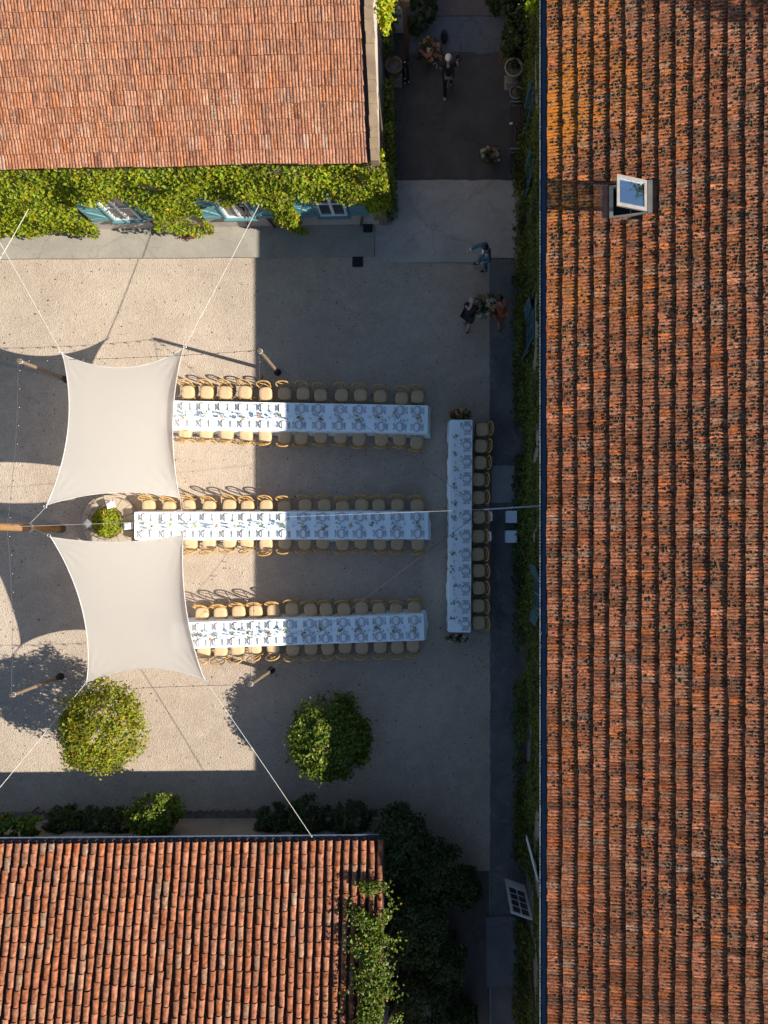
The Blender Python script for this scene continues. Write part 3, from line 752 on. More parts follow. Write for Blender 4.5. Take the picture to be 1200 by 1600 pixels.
# windows and shutters on the shaded front of the barn
def barn_window(yc, z0, z1, angs, wid=0.9):
    fr = bpy.data.objects.new('window', None); COL.objects.link(fr); fr.parent = barn
    fr.location = Vector((XW, yc, z0)) - world_loc(barn)
    hw = wid / 2; mb = MB()
    for y in (-hw + .03, hw - .03, 0): mb.box((XW - .05, yc + y, (z0 + z1) / 2), (.06, .06, z1 - z0 - .12))
    for z in (z0 + .03, z1 - .03, (z0 + z1) / 2): mb.box((XW - .052, yc, z), (.058, wid, .06))
    mb.build('frame', M['dark_teal'], fr)
    for sy in (-1, 1):
        for v in (0, 1):
            zz0 = z0 + .06 if v == 0 else (z0 + z1) / 2 + .03; zz1 = (z0 + z1) / 2 - .03 if v == 0 else z1 - .06
            m2 = MB(); m2.box((XW - .045, yc + sy * hw / 2, (zz0 + zz1) / 2), (.015, hw - .09, zz1 - zz0)); m2.build('pane', M['pane'], fr)
    for sy, an in zip((-1, 1), angs):
        d = Vector((-math.sin(an), sy * math.cos(an), 0)); nn = Vector((-math.cos(an), -sy * math.sin(an), 0))
        shutter_leaf(fr, Vector((XW - .09, yc + sy * (hw + .02), z0)), d, wid * .42, z1 - z0, nn, mat='dark_teal')
barn_window(6.1, 0.85, 2.2, (0.4, 0.2)); barn_window(12.9, 0.85, 2.2, (0.25, 0.2), .55); barn_window(10.9, 0.85, 2.2, (0.2, 0.2), .55)
barn_window(-1.9, 2.6, 3.9, (0.3, 0.3))
# white glazed door standing open, low right
fd = bpy.data.objects.new('door', None); COL.objects.link(fd); fd.parent = barn
hb = W(820, 1384, 0.1); db = W(789, 1373, 0.1); hdir = (db - hb); dw = hdir.length; hdir.normalize()
fd.location = hb - world_loc(barn); dn = Vector((-hdir.y, hdir.x, 0)); dh = 2.05
def dslab(mb, u0, u1, v0, v1, d0, d1):
    vs = [hb + hdir * u + Vector((0, 0, v)) + dn * d for d in (d0, d1) for u, v in ((u0, v0), (u1, v0), (u1, v1), (u0, v1))]
    mb.add(vs, [(3, 2, 1, 0), (4, 5, 6, 7), (0, 1, 5, 4), (1, 2, 6, 5), (2, 3, 7, 6), (3, 0, 4, 7)])
mb = MB()
dslab(mb, 0, .08, 0, dh, -.02, .02); dslab(mb, dw - .08, dw, 0, dh, -.02, .02); dslab(mb, .08, dw - .08, 0, .45, -.02, .02); dslab(mb, .08, dw - .08, dh - .09, dh, -.02, .02)
dslab(mb, dw / 2 - .015, dw / 2 + .015, .45, dh - .09, -.015, .015)
for k in range(1, 4):
    v = .45 + (dh - .54) * k / 4
    dslab(mb, .08, dw / 2 - .015, v - .014, v + .014, -.015, .015); dslab(mb, dw / 2 + .015, dw - .08, v - .014, v + .014, -.015, .015)
mb.build('door_leaf', M['white_paint'], fd)
for k in range(4):
    v0 = .45 + (dh - .54) * k / 4 + .014; v1 = .45 + (dh - .54) * (k + 1) / 4 - .014
    for u0, u1 in ((.08, dw / 2 - .015), (dw / 2 + .015, dw - .08)):
        mb = MB(); dslab(mb, u0, u1, v0, v1, -.004, .004); mb.build('pane', M['pane'], fd)
# white shutter leaf up on the wall
ws = Vector((XW - .06, (NY - 1345) / F * (H - 2.3), 2.3)); shutter_leaf(barn, ws, Vector((-.25, .97, 0)), 0.8, 1.5, Vector((-.97, -.25, 0)), mat='white_paint')

# ---- low house with canal tiles (bottom left)
ZE3, S3 = 2.62, 0.24; E3 = W(600, 1314, ZE3); ROT3 = R(0.45)
low = thing('low_house', 'low house at the bottom left with rows of half-round orange canal tiles', 'house', (E3.x, E3.y, 0))
A3 = Vector((-math.cos(ROT3), -math.sin(ROT3), 0)); B3 = Vector((math.sin(ROT3), -math.cos(ROT3), 0))
L3, D3 = 26.0, 7.0
rf3 = Roof((E3.x, E3.y, ZE3), A3, B3, S3)
def h3(a, b, z): return Vector((E3.x, E3.y, z)) + A3 * a + B3 * b
mb = MB()
mb.add([h3(.1, .35, 0), h3(L3, .35, 0), h3(L3, .35, ZE3 - .1), h3(.1, .35, ZE3 - .1), h3(.1, 2 * D3 - .3, 0), h3(L3, 2 * D3 - .3, 0), h3(L3, 2 * D3 - .3, ZE3 - .1), h3(.1, 2 * D3 - .3, ZE3 - .1),
        h3(.1, D3, ZE3 + S3 * D3 - .2), h3(L3, D3, ZE3 + S3 * D3 - .2)], [(1, 0, 3, 2), (4, 5, 6, 7), (0, 4, 7, 8, 3), (5, 1, 2, 9, 6)])
mb.build('wall', M['barn_stucco'], low)
mb = MB(); e = [rf3.P(0, 0.02, -.075), rf3.P(L3, 0.02, -.075), rf3.P(L3, D3, -.075), rf3.P(0, D3, -.075), h3(0, 2 * D3, ZE3 - .075), h3(L3, 2 * D3, ZE3 - .075)]
mb.add(e + [p - Vector((0, 0, .06)) for p in e], [(0, 1, 2, 3), (3, 2, 5, 4), (6, 9, 8, 7), (9, 10, 11, 8), (0, 6, 7, 1), (0, 3, 9, 6), (1, 7, 8, 2)])
roof3 = mb.build('roof', M['deck'], low)
PW3, EX3 = 0.2475, 0.375
pan = MB(); spots = []
n3 = int(15.5 / PW3)
for i in range(n3):
    a = 0.10 + PW3 * i; ph = rnd(-0.16, 0.16)
    b = -0.04
    spots.append((a, b)); b += EX3 - abs(ph)
    wob = rnd(-.02, .02)
    while b < D3 - 0.1:
        spots.append((a + wob * math.sin(b * 1.3) + rnd(-.006, .006), b)); b += EX3 + rnd(-.035, .035)
    q = []; seg = 6
    for bb, zz in ((-0.09, 0.02), (D3, 0.02)):
        for s_ in range(seg + 1):
            t = math.pi * s_ / seg
            q.append(rf3.P(a + PW3 / 2 - 0.09 * math.cos(t), bb, zz - 0.075 * math.sin(t)))
    pan.add(q, [(s_ + 1, s_, seg + 1 + s_, seg + 2 + s_) for s_ in range(seg)], (0.10, 0.05, 0.036))  # channel tint darkened to deepen the shade between cover tiles
tag(pan.build('pan_tiles', M['tile_c'], roof3), kind='stuff')
T3 = tint_fn((0.295, 0.124, 0.068), 0.10, [(0.23, 0.105, 0.065), (0.27, 0.16, 0.105), (0.24, 0.12, 0.075), (0.31, 0.115, 0.058)], 0.24)
lay_tiles(rf3, roof3, spots, canal_tile(0.168, EX3 * 1.12, 0.028), T3, M['tile_c'], variants=24, twist=0.02)
gutter(low, h3(0.15, -0.10, ZE3 - 0.03), h3(L3, -0.10, ZE3 - 0.03), -B3, 0.075)

# ---- white annex beside the farmhouse (top)
an0 = W(604, -80, 2.6)
annex = thing('annex', 'small white rendered annex with brown timber edge beside the farmhouse, top of passage', 'annex', (an0.x, an0.y, 0))
mb = MB(); mb.prism(ccw([W(598, -150)[:2], W(634, -150)[:2], W(634, 52)[:2], W(598, 52)[:2]]), 0, 3.3); mb.build('wall', M['white_render'], annex)
mb = MB(); plank(mb, W(633, 11, 2.75), W(633.5, -150, 2.75), Vector((.13, 0, 0)), Vector((0, 0, .2))); mb.build('edge_beam', M['brown_wood'], annex)
mb = MB(); q = W(634.5, 98, 0); mb.box((q.x + .06, q.y + .07, 1.37), (.12, .12, 2.74)); mb.build('post', M['brown_wood'], annex)

# ------------------------------------------------------------------ climbing plants, trees, shrubs
def pts(a): return np.array(a, dtype=float)
def leafy(name, label, cat, P, Nr, size, mat, base, tint, stems=(), group=None, leafname='foliage', aspect=.62, jitter=.55, stem_name='stem'):
    o = thing(name, label, cat, base, 0, group)
    link(leafname, leaf_mesh(leafname, P, Nr, size, tint, mat, base, aspect, jitter), o)
    if stems:
        mb = MB()
        for path, r in stems: mb.tube(path, r, 5)
        mb.build(stem_name, M['bark'], o)
    return o
# vine on the farmhouse: hangs below the eave, parted round the windows
n = 60000; a = RNG.uniform(-0.15, 20, n); z = RNG.uniform(0.0, 4.66, n)
bot = np.array([(0.50 if x > 8.55 else 0.95 - 0.75 * math.exp(-((x - 2.85) / .45) ** 2) - 0.5 * math.exp(-((x - 6.1) / .5) ** 2)) + 0.25 * mnoise.noise(Vector((x * 0.9, 1.7, 0))) + 0.25 * mnoise.noise(Vector((x * 2.6, 4.2, 0))) for x in a])
win = [((h1(0, WB, 0) - W(p, 330, 1.6)).dot(-A1)) for p in (187, 367, 517)]
keep = z > bot
for w_ in win:
    top = 2.55 + 0.22 * np.sin(a * 5.0); hide = (np.abs(a - w_) < 1.05 - 0.10 * np.sin(z * 5 + w_)) & (z < top) & (z > 0.0)
    keep &= ~hide
gap = np.array([mnoise.noise(Vector((x * 1.1, y * 1.3, 9.0))) for x, y in zip(a, z)])
keep &= gap > -0.42
keep &= ~((a < 1.5) & (z < 1.9 - 0.5 * a) & (z > 0)) 
bulge = np.array([0.22 + 0.30 * max(0, 0.5 + mnoise.noise(Vector((x * 0.9, y * 0.9, 2.0)))) for x, y in zip(a, z)]) * np.clip((4.75 - z) / 0.7, 0.3, 1)
a, z, bulge = a[keep], z[keep], bulge[keep]; n = len(a)
dep = bulge * RNG.uniform(0.25, 1.0, n) ** 0.5 + RNG.normal(0, 0.03, n)
o1 = np.array(h1(0, WB, 0)); P = o1 + np.outer(a, np.array(A1)) - np.outer(dep, np.array(B1)) + np.outer(z, [0, 0, 1])
cl = np.array([0.85 + 0.5 * mnoise.noise(Vector((x * 1.6, y * 1.6, 5.0))) for x, y in zip(a, z)])
stems = []
for k in range(9):
    x0 = rnd(0.6, 12.5)
    stems.append(([h1(x0 + rnd(-.1, .1), WB - .04, .1), h1(x0 + rnd(-.4, .4), WB - .08, 1.5), h1(x0 + rnd(-.8, .8), WB - .08, 3.0), h1(x0 + rnd(-1.2, 1.2), WB - .08, 4.4)], [.045, .035, .025, .012]))
b0 = h1(6, WB, 0)
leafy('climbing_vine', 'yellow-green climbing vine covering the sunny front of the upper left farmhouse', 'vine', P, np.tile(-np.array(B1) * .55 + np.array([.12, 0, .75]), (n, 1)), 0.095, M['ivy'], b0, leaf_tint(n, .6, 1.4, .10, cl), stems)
# vine wrapping the farmhouse corner and side
n = 9000; yy = RNG.uniform(0, 7.0, n); z = RNG.uniform(0.1, 4.6, n)
k = np.array([mnoise.noise(Vector((q * .8, w_ * .6, 11.))) for q, w_ in zip(yy, z)]); keep = ((k > -.05) | (yy < .8)) & (z < 2.75) & (yy < 5.4)
yy, z = yy[keep], z[keep]; n = len(yy)
P = np.array(h1(0.1, WB, 0)) + np.outer(yy, np.array(B1)) - np.outer(RNG.uniform(.03, .34, n), np.array(A1)) + np.outer(z, [0, 0, 1])
leafy('climbing_vine', 'dark vine on the shaded end wall of the farmhouse beside the passage', 'vine', P, np.tile([.7, 0, .5], (n, 1)), 0.10, M['ivy_shaded'], h1(0.1, 2, 0), leaf_tint(n),
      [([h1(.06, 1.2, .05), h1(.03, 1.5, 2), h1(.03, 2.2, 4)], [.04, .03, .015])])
# bright sprig over the verge at the top
n = 900; t = RNG.uniform(0, 1, n)
c0, c1 = np.array(W(600, -12, 5.0)), np.array(W(603, 52, 3.9))
P = c0 + np.outer(t, c1 - c0) + RNG.normal(0, 1, (n, 3)) * np.array([.13, .12, .12]) * (1.25 - t)[:, None]
leafy('climbing_vine', 'bright yellow vine trail hanging over the farmhouse verge at the top', 'vine', P, np.tile([.5, -.2, .8], (n, 1)), 0.09, M['ivy'], c0 * [1, 1, 0], leaf_tint(n, .9, 1.6, .2), [([c0, c1], .02)])
# sparse vine on the white annex
n = 200; t = RNG.uniform(0, 1, n); P = np.outer(1 - t, np.array(W(604, -8, 1.6))) + np.outer(t, np.array(W(610, 60, .3))) + RNG.normal(0, 1, (n, 3)) * [.16, .2, .08]
P[:, 0] += .12 * np.sin(t * 14); P[:, 1] = np.minimum(P[:, 1], W(600, 52).y - .05)
leafy('climbing_vine', 'thin green vine straggling up the white annex wall', 'vine', P, np.tile([.2, 0, 1], (n, 1)), 0.10, M['ivy_shaded'], W(612, 40, 0), leaf_tint(n, .7, 1.5), [([W(614, 60, .02), W(612, 40, .6), W(608, 0, 1.5)], .02)])
# vine on the long front of the barn
n = 70000; y = RNG.uniform(-16.5, 16.5, n); z = RNG.uniform(0.02, 5.5, n)
k = np.array([mnoise.noise(Vector((q * .55, w_ * .55, 20.))) + .5 * mnoise.noise(Vector((q * 1.7, w_ * .9, 7.))) for q, w_ in zip(y, z)])
keep = k > (-.40 + .14 * (z > 3.4))
for yc, z0, z1 in ((6.1, .8, 2.3), (12.9, .8, 2.3), (10.9, .8, 2.3), (-1.9, 2.5, 4.0)):
    keep &= ~((np.abs(y - yc) < (.7 if yc < 9 else .22)) & (z > z0) & (z < z1))
keep &= ~((y < -10.9) & (y > -12.6) & (z < 2.4))
y, z, k = y[keep], z[keep], k[keep]; n = len(y)
foot = .42 * np.clip(1.0 - z / 1.4, 0, 1) + .07 + .10 * np.clip(k + .2, 0, 1)
P = np.stack([XW - foot * RNG.uniform(.3, 1.0, n), y, z], 1)
cl = np.array([.8 + .7 * mnoise.noise(Vector((q * .8, w_ * .9, 31.))) for q, w_ in zip(y, z)])
st = []
for q in np.arange(-14, 15, 2.1):
    st.append(([(XW - .05, q, .05), (XW - .06, q + rnd(-.3, .3), 1.6), (XW - .07, q + rnd(-.8, .8), 3.2), (XW - .05, q + rnd(-1.4, 1.4), 4.9)], [.05, .04, .03, .012]))
leafy('climbing_vine', 'dark green ivy covering the long shaded wall of the barn under the gutter', 'vine', P, np.tile([-.7, 0, .6], (n, 1)), 0.10, M['ivy_shaded'], (XW, 0, 0), leaf_tint(n, .5, 1.4, .06, cl), st)
n = 260; P = np.array(W(838, 4, 5.4)) + RNG.normal(0, 1, (n, 3)) * [.16, .10, .10]
leafy('climbing_vine', 'small sunlit spray of vine reaching the barn gutter at the very top', 'vine', P, np.tile([-.2, 0, 1], (n, 1)), .08, M['ivy'], W(838, 4, 0), leaf_tint(n, .8, 1.5, .2), [([(XW, P[0, 1], 4.6), W(838, 4, 5.4)], .015)])

def tree(name, label, c, r, n, mat, size, clumps=70, trunk=.07, group=None, autumn=.07, cat='tree', limbs=7, lo=.55, hi=1.4):
    base = Vector((c[0], c[1], 0))
    o = thing(name, label, cat, base, 0, group)
    P, Nr, br = crown_points(c, r, n, clumps)
    P[:, 2] = np.maximum(P[:, 2], .04)
    link('crown', leaf_mesh('crown', P, Nr, size, leaf_tint(n, lo, hi, autumn, br), mat, base), o)
    mb = MB(); zt = max(.25, c[2] - r[2] * .45)
    mb.tube([base + Vector((0, 0, -.05)), base + Vector((rnd(-.04, .04), rnd(-.04, .04), zt * .5)), Vector((c[0] + rnd(-.06, .06), c[1] + rnd(-.06, .06), zt))], [trunk * 1.25, trunk, trunk * .8], 8)
    mb.build('trunk', M['bark'], o)
    mb = MB()
    for q in range(limbs):
        t = 2 * math.pi * q / limbs + rnd(-.3, .3); k = rnd(.5, .8)
        e = Vector((c[0] + r[0] * k * math.cos(t), c[1] + r[1] * k * math.sin(t), c[2] + r[2] * rnd(-.1, .5)))
        s_ = Vector((c[0], c[1], zt * rnd(.75, 1.0)))
        mb.tube([s_, s_.lerp(e, .5) + Vector((0, 0, .1)), e], [trunk * .6, trunk * .35, trunk * .12], 5)
    mb.build('limbs', M['bark'], o)
    return o
c = W(162, 1136, 1.65); tree('small_tree', 'round sunlit yellow-green tree below the lower sail', (c.x, c.y, 1.65), (1.46, 1.46, 1.0), 11500, M['tree'], .085, 260)
c = W(513, 1149, 1.05); tree('small_tree', 'round tree half in shade below the right end of the lowest long table', (c.x, c.y, 1.05), (1.42, 1.50, .85), 14500, M['laurel'], .095, 220, autumn=.09)
c = W(236, 1280, 1.5); tree('rounded_bush', 'dense rounded bush with sunlit top against the low house gutter', (c.x, c.y, 1.15), (.82, .75, .95), 6500, M['laurel'], .08, 120, .05, cat='bush')
c = W(45, 1290, 1.6); tree('rounded_bush', 'small bright bush by the low house gutter, second from the left edge', (c.x, c.y, 1.5), (.40, .38, .5), 1500, M['laurel'], .10, 30, .03, cat='bush', hi=1.7)
c = W(10, 1296, 1.7); tree('rounded_bush', 'small bright bush at the left edge above the low house gutter', (c.x, c.y, 1.5), (.45, .45, .55), 1500, M['laurel'], .10, 30, .03, cat='bush', hi=1.7)
hedge = [(98, 1288, .72, .62, .8, 'dark shrub between the small bright bush and the long shaded bed'), (145, 1290, .7, .6, .8, 'dark shrub in the middle of the shaded bed by the low house'), (190, 1290, .6, .55, .85, 'dark shrub just left of the dense rounded bush'),
         (425, 1284, .65, .62, .9, 'dark shrub with white flowers under the rope end by the low house'), (482, 1278, .75, .8, 1.0, 'dark shrub below the half-shaded tree, beside the rope'), (548, 1284, .8, .7, 1.0, 'dark shrub at the right end of the low house gutter')]
for (qx, qy, rx, ry, rz, lab) in hedge:
    c = W(qx, qy, .8); tree('dark_shrub', lab, (c.x, c.y, rz * .75), (rx, ry, rz * .7), 3600, M['shrub'], .085, 70, .03, 'shrubs in the bed along the low house', cat='shrub', limbs=5)
for (qx, qy, rx, z_, rz, lab) in ((618, 1312, 1.15, 1.2, 1.0, 'big dark shrub at the corner of the low house'), (672, 1362, 1.2, 1.0, .9, 'wide dark shrub right of the low house corner'), (722, 1388, .65, .6, .6, 'small dark shrub near the open white door'),
        (648, 1440, 1.2, 1.2, 1.1, 'dark shrub beside the sunlit vine, middle of the clump'), (690, 1500, .9, .8, .8, 'low dark shrub beside the southern path'), (655, 1565, 1.1, 1.1, 1.0, 'dark shrub at the bottom edge beside the sunlit vine'), (715, 1590, .7, .5, .5, 'low dark shrub at the bottom edge by the path')):
    c = W(qx, qy, z_); tree('dark_shrub', lab, (c.x, c.y, z_), (rx, rx, rz), 5200, M['shrub'], .10, 110, .04, 'dark shrubs right of the low house', cat='shrub', limbs=6)
# sunlit vine over the end of the low roof
n = 13000; t = RNG.uniform(0, 1, n); b_ = 0.9 + t * 6.3
cen = np.where(t < .45, .35 - .3 * t, .20 - .55 * (t - .45))
a_ = cen + RNG.normal(0, 1, n) * (.22 + .12 * np.sin(t * 9) ** 2)
k = np.array([mnoise.noise(Vector((q * 1.8, w_ * 1.8, 40.))) for q, w_ in zip(a_, b_)]); keep = k > -.12
a_, b_ = a_[keep], b_[keep]; n = len(a_)
zz = np.where(a_ > 0, ZE3 + S3 * b_ + .10, ZE3 + S3 * b_ + .12 - .5 * np.maximum(0, -a_ - .3)) + np.abs(RNG.normal(0, .13, n)) + .15
P = np.array([E3.x, E3.y, 0]) + np.outer(a_, np.array(A3)) + np.outer(b_, np.array(B3)) + np.outer(zz, [0, 0, 1])
vs_ = [([h3(-.3, 3.0, .05), h3(-.25, 2.8, 1.8), h3(-.05, 2.6, 3.35), h3(.25, 1.6, 3.2), h3(.4, .8, 3.0)], [.05, .05, .035, .02, .01]), ([h3(-.35, 5.0, .05), h3(-.3, 5.0, 2.5), h3(-.1, 4.6, 3.9), h3(.3, 4.0, 3.8)], [.05, .045, .03, .012])]
leafy('climbing_vine', 'sunlit green vine spilling over the right end of the low canal-tiled roof', 'vine', P, np.tile([.25, 0, .9], (n, 1)), .075, M['laurel'], h3(-.2, 3.5, 0), leaf_tint(n, .5, 1.35, .08), vs_)
# trees outside the picture, right of the barn: their shade falls on its roof
for q, (x, y, z_, r) in enumerate(((14.6, 10.9, 11.3, 1.3), (14.2, 13.9, 11.4, 1.7))):
    tree('tall_tree', ['slimmer tree behind the barn ridge, the nearer to the skylight', 'broad tree behind the barn ridge, the farther from the skylight'][q], (x, y, z_), (r, r, r * .85), 700, M['laurel'], .17, 40, .2, 'trees behind the barn')

# ------------------------------------------------------------------ sails, poles, ropes
def sail(label, corners, sags, curl):
    """corners TL TR BR BL (px,py,z); sags (px inward) top right bottom left"""
    C = [W(*c) for c in corners]; cen = sum(C, Vector()) / 4
    def edge(p, q, s):
        m_ = (p + q) / 2; d = Vector((-(q - p).y, (q - p).x, 0)).normalized()
        if (cen - m_).dot(d) < 0: d = -d
        k = m_ + d * (2 * s * (H - m_.z) / F)
        return lambda t: p * (1 - t) ** 2 + k * 2 * t * (1 - t) + q * t * t
    T, Rr, Bt, Lf = edge(C[0], C[1], sags[0]), edge(C[1], C[2], sags[1]), edge(C[3], C[2], sags[2]), edge(C[0], C[3], sags[3])
    n = 44; vs = []
    for j in range(n + 1):
        v = j / n
        for i in range(n + 1):
            u = i / n
            p = T(u) * (1 - v) + Bt(u) * v + Lf(v) * (1 - u) + Rr(v) * u - (C[0] * (1 - u) * (1 - v) + C[1] * u * (1 - v) + C[3] * (1 - u) * v + C[2] * u * v)
            for q_ in C:
                dd = p - q_; ds = math.hypot(dd.x, dd.y)
                p = p + Vector((0, 0, .016 * math.exp(-((ds - .45) / .5) ** 2) * math.sin(math.atan2(dd.y, dd.x) * 22)))
            p = p + Vector((0, 0, curl * math.exp(-(1 - u) / .07) * math.sin(math.pi * v) ** .7))
            vs.append(p)
    root = thing('shade_sail', label, 'shade sail', (cen.x, cen.y, 0), 0, 'shade sails over the tables')
    mb = MB(); mb.add(vs, [(j * (n + 1) + i, (j + 1) * (n + 1) + i, (j + 1) * (n + 1) + i + 1, j * (n + 1) + i + 1) for j in range(n) for i in range(n)])
    mb.build('canopy', M['sail'], root, smooth=True)
    rim = [vs[i] for i in range(n + 1)] + [vs[j * (n + 1) + n] for j in range(1, n + 1)] + [vs[n * (n + 1) + i] for i in range(n - 1, -1, -1)] + [vs[j * (n + 1)] for j in range(n - 1, -1, -1)]
    mb = MB(); mb.tube(rim, 0.013, 5); mb.build('hem', M['rope'], root)
    for c in C:
        mb = MB(); d = (c - cen).normalized() * .06
        ring = [c + d + Vector((.045 * math.cos(t), .045 * math.sin(t), 0)) for t in np.linspace(0, 2 * math.pi, 9)]
        mb.tube(ring, .008, 4); mb.build('corner_ring', M['zinc_edge'], root)
    return C
SA = sail('upper cream shade sail stretched over the left end of the uppermost table', [(97, 553, 2.5), (287, 544, 2.15), (281, 778, 2.45), (73, 789, 3.5)], (26, 9, 14, 21), .26)
SB = sail('lower cream shade sail stretched over the left end of the lowest table', [(79, 839, 3.3), (287, 835, 2.95), (320, 1062, 2.3), (135, 1066, 2.05)], (10, 9, 20, 21), .20)

def rope(label, p, q, r=.014, sag=.04, mat='rope', name='rope', ends=True):
    p, q = Vector(p), Vector(q); ps = [p.lerp(q, t) - Vector((0, 0, sag * 4 * t * (1 - t))) for t in np.linspace(0, 1, 13)]
    mb = MB(); mb.tube(ps, r, 5)
    if ends:
        for e in (p, q): mb.blob(e, .024, 6, 4)
    o = mb.local(name, M[mat], None); return tag(o, label, name.replace('_', ' '))
rope('white guy rope from the upper sail to the vine-covered wall, right of the second window', SA[1], W(415, 300, 2.7), .009)
rope('white guy rope from the upper sail leaving past the left edge', SA[0], W(-48, 296, 2.8), .009)
rope('white guy rope tied on the vine at left, running off the left edge', W(54, 309, 2.65), W(-40, 470, 2.4), .010)
rope('white guy rope from the lower sail running down past the left edge', SB[3], W(-30, 1266, 2.1), .010)
rope('white guy rope from the lower sail down to the low house gutter', SB[2], W(487, 1307, 2.6), .008)
rope('short white tie from the upper sail to the golden centre post', SA[3], W(46, 818, 2.0), .012)
rope('short white tie from the lower sail to the golden centre post', SB[0], W(46, 824, 2.0), .012)
rope('short tie between the two sails above the middle table', SA[2], SB[1], .010)

def pole(label, base, top, r=.062, boot=.36, mat='pole_wood'):
    b = W(*base, 0); t = W(*top); d = (t - b); L = d.length; d.normalize()
    o = thing('sail_pole', label, 'pole', b, 0, 'poles around the tables')
    mb = MB(); mb.tube([b + d * (boot * .9), b + d * L * .5, t], [r, r * .94, r * .85], 10); mb.build('shaft', M[mat], o)
    mb = MB(); mb.lathe((b.x, b.y, 0), [(r * 2.0, 0), (r * 2.0, .02), (r * 1.3, .03)], 10); mb.tube([b + Vector((0, 0, .02)), b + d * boot], r * 1.18, 10); mb.build('boot', M['black'], o)
    mb = MB(); k = t - d * .12; mb.tube([k + Vector((r * 1.1 * math.cos(q), r * 1.1 * math.sin(q), 0)) for q in np.linspace(0, 6.28, 9)], .010, 4); mb.build('ring', M['rope'], o)
    mb = MB(); mb.tube([t, t + Vector((0, 0, .06)), t + Vector((.04, 0, .09))], .008, 5); mb.build('hook', M['black'], o)
    return t
P1 = pole('wooden pole with black foot above the uppermost table at the shade line', (434, 582), (405, 547, 2.68))
P2 = pole('wooden pole with black foot below the lowest table at the shade line', (424, 1047), (390, 1070, 2.55))
P3 = pole('dark wooden pole standing in the tree shadow left of the lower sail', (95, 1057), (17, 1087, 2.7))
P4 = pole('wooden pole leaning out from under the upper sail, left side', (104, 593), (28, 563, 2.65))
b = W(97, 826, 0)
o = thing('centre_post', 'thick golden timber post between the two sails at the left edge', 'post', b)
t = W(-30, 822, 4.1); mb = MB(); mb.tube([b + Vector((0, 0, .0)), b.lerp(t, .5), t], [.125, .12, .105], 12); mb.build('shaft', M['post_wood'], o)
mb = MB(); mb.tube([b + Vector((0, 0, .0)), b + Vector((0, 0, .28))], .135, 12); mb.build('boot', M['iron'], o)
mb = MB(); k = b.lerp(t, .45)
for dz in (0, .04, .08): mb.tube([k + Vector((.13 * math.cos(q), .13 * math.sin(q), dz)) for q in np.linspace(0, 6.28, 11)], .014, 5)
mb.build('lashing', M['rope'], o); CP = b.lerp(t, .72)

def lights(label, p, q, n, sag, r=.006):
    p, q = Vector(p), Vector(q); root = thing('string_lights', label, 'string lights', (p.x, p.y, 0), 0, 'strings of lights over the courtyard')
    f = lambda u: p.lerp(q, u) - Vector((0, 0, sag * 4 * u * (1 - u)))
    mb = MB(); mb.tube([f(u) for u in np.linspace(0, 1, 17)], r, 4); mb.build('cable', M['wire'], root)
    s = MB(); s.lathe((0, 0, 0), [(.016, -.06), (.016, -.005)], 6); sm = s.mesh('socket', M['black'])
    g = MB(); g.blob((0, 0, -.09), (.015, .015, .02), 7, 5); gm = g.mesh('bulb', M['bulb'], True)
    for i in range(n):
        c = f((i + .5) / n) - world_loc(root)
        for nm, me in (('socket', sm), ('bulb', gm)): link(nm, me, root).location = c
boom_tip = W(757, 796, 4.3); wall_pt = Vector((XW, (NY - 790) / F * (H - 4.4), 4.4))
lights('string of lights from the upper right pole leftwards past the upper sail', P1, P4, 14, .25)
lights('string of lights between the two lower poles, under the lower sail', P2, P3, 14, .25)
lights('string of lights from the left pole down to the golden centre post', P4, CP, 9, .15)
lights('string of lights from the golden centre post down to the lower left pole', CP, P3, 9, .15)
lights('string of lights from the upper pole slanting over the uppermost table to the barn boom', P1, boom_tip, 12, .3)
lights('string of lights from the lower pole slanting over the side table to the barn boom', P2, boom_tip, 12, .3)
lights('string of lights crossing the three long tables between the two shade-line poles', P1, P2, 16, .30, .006)
mb = MB(); mb.tube([wall_pt, boom_tip], [.026, .020], 8); mb.blob(W(801, 793, 4.33), (.03, .03, .09), 6, 4)
tag(mb.local('boom', M['zinc_edge']), 'grey metal boom sticking out from the barn wall over the white cubes', 'boom')
rope('thin white cable from the barn boom across the middle table to the centre post', boom_tip, CP, .005, .15, name='cable')

# ------------------------------------------------------------------ round planter
pc = W(171, 816, .35); pc.z = 0
o = thing('round_planter', 'round stone planter with bright green fern-like plant and iron hoop by the middle table', 'planter', pc)
ns = 18
for i in range(ns):                                      # rim stones
    t0, t1 = 2 * math.pi * i / ns + .012, 2 * math.pi * (i + 1) / ns - .012; mb = MB(); ro, ri, hz = .86 + rnd(-.02, .02), .52, .44 + rnd(-.012, .012)
    q = []
    for z in (0, hz):
        for rr, t in ((ri, t0), (ro, t0), (ro, (t0 + t1) / 2), (ro, t1), (ri, t1)): q.append((pc.x + rr * math.cos(t), pc.y + rr * math.sin(t), z))
    mb.add(q, [(4, 3, 2, 1, 0), (5, 6, 7, 8, 9), (0, 1, 6, 5), (1, 2, 7, 6), (2, 3, 8, 7), (3, 4, 9, 8), (4, 0, 5, 9)]); mb.build('rim_stone', M['stone'], o)
mb = MB(); mb.lathe(pc, [(.515, 0), (.515, .36), (.3, .40)], 18); mb.build('soil', M['soil'], o)
mb = MB(); mb.tube([pc + Vector((.55 * math.cos(t), .55 * math.sin(t), .66)) for t in np.linspace(0, 2 * math.pi, 37)], .012, 5)
for k in range(4): t = k * math.pi / 2 + .6; mb.tube([pc + Vector((.55 * math.cos(t), .55 * math.sin(t), z)) for z in (.43, .66)], .010, 5)
mb.build('hoop', M['iron'], o)
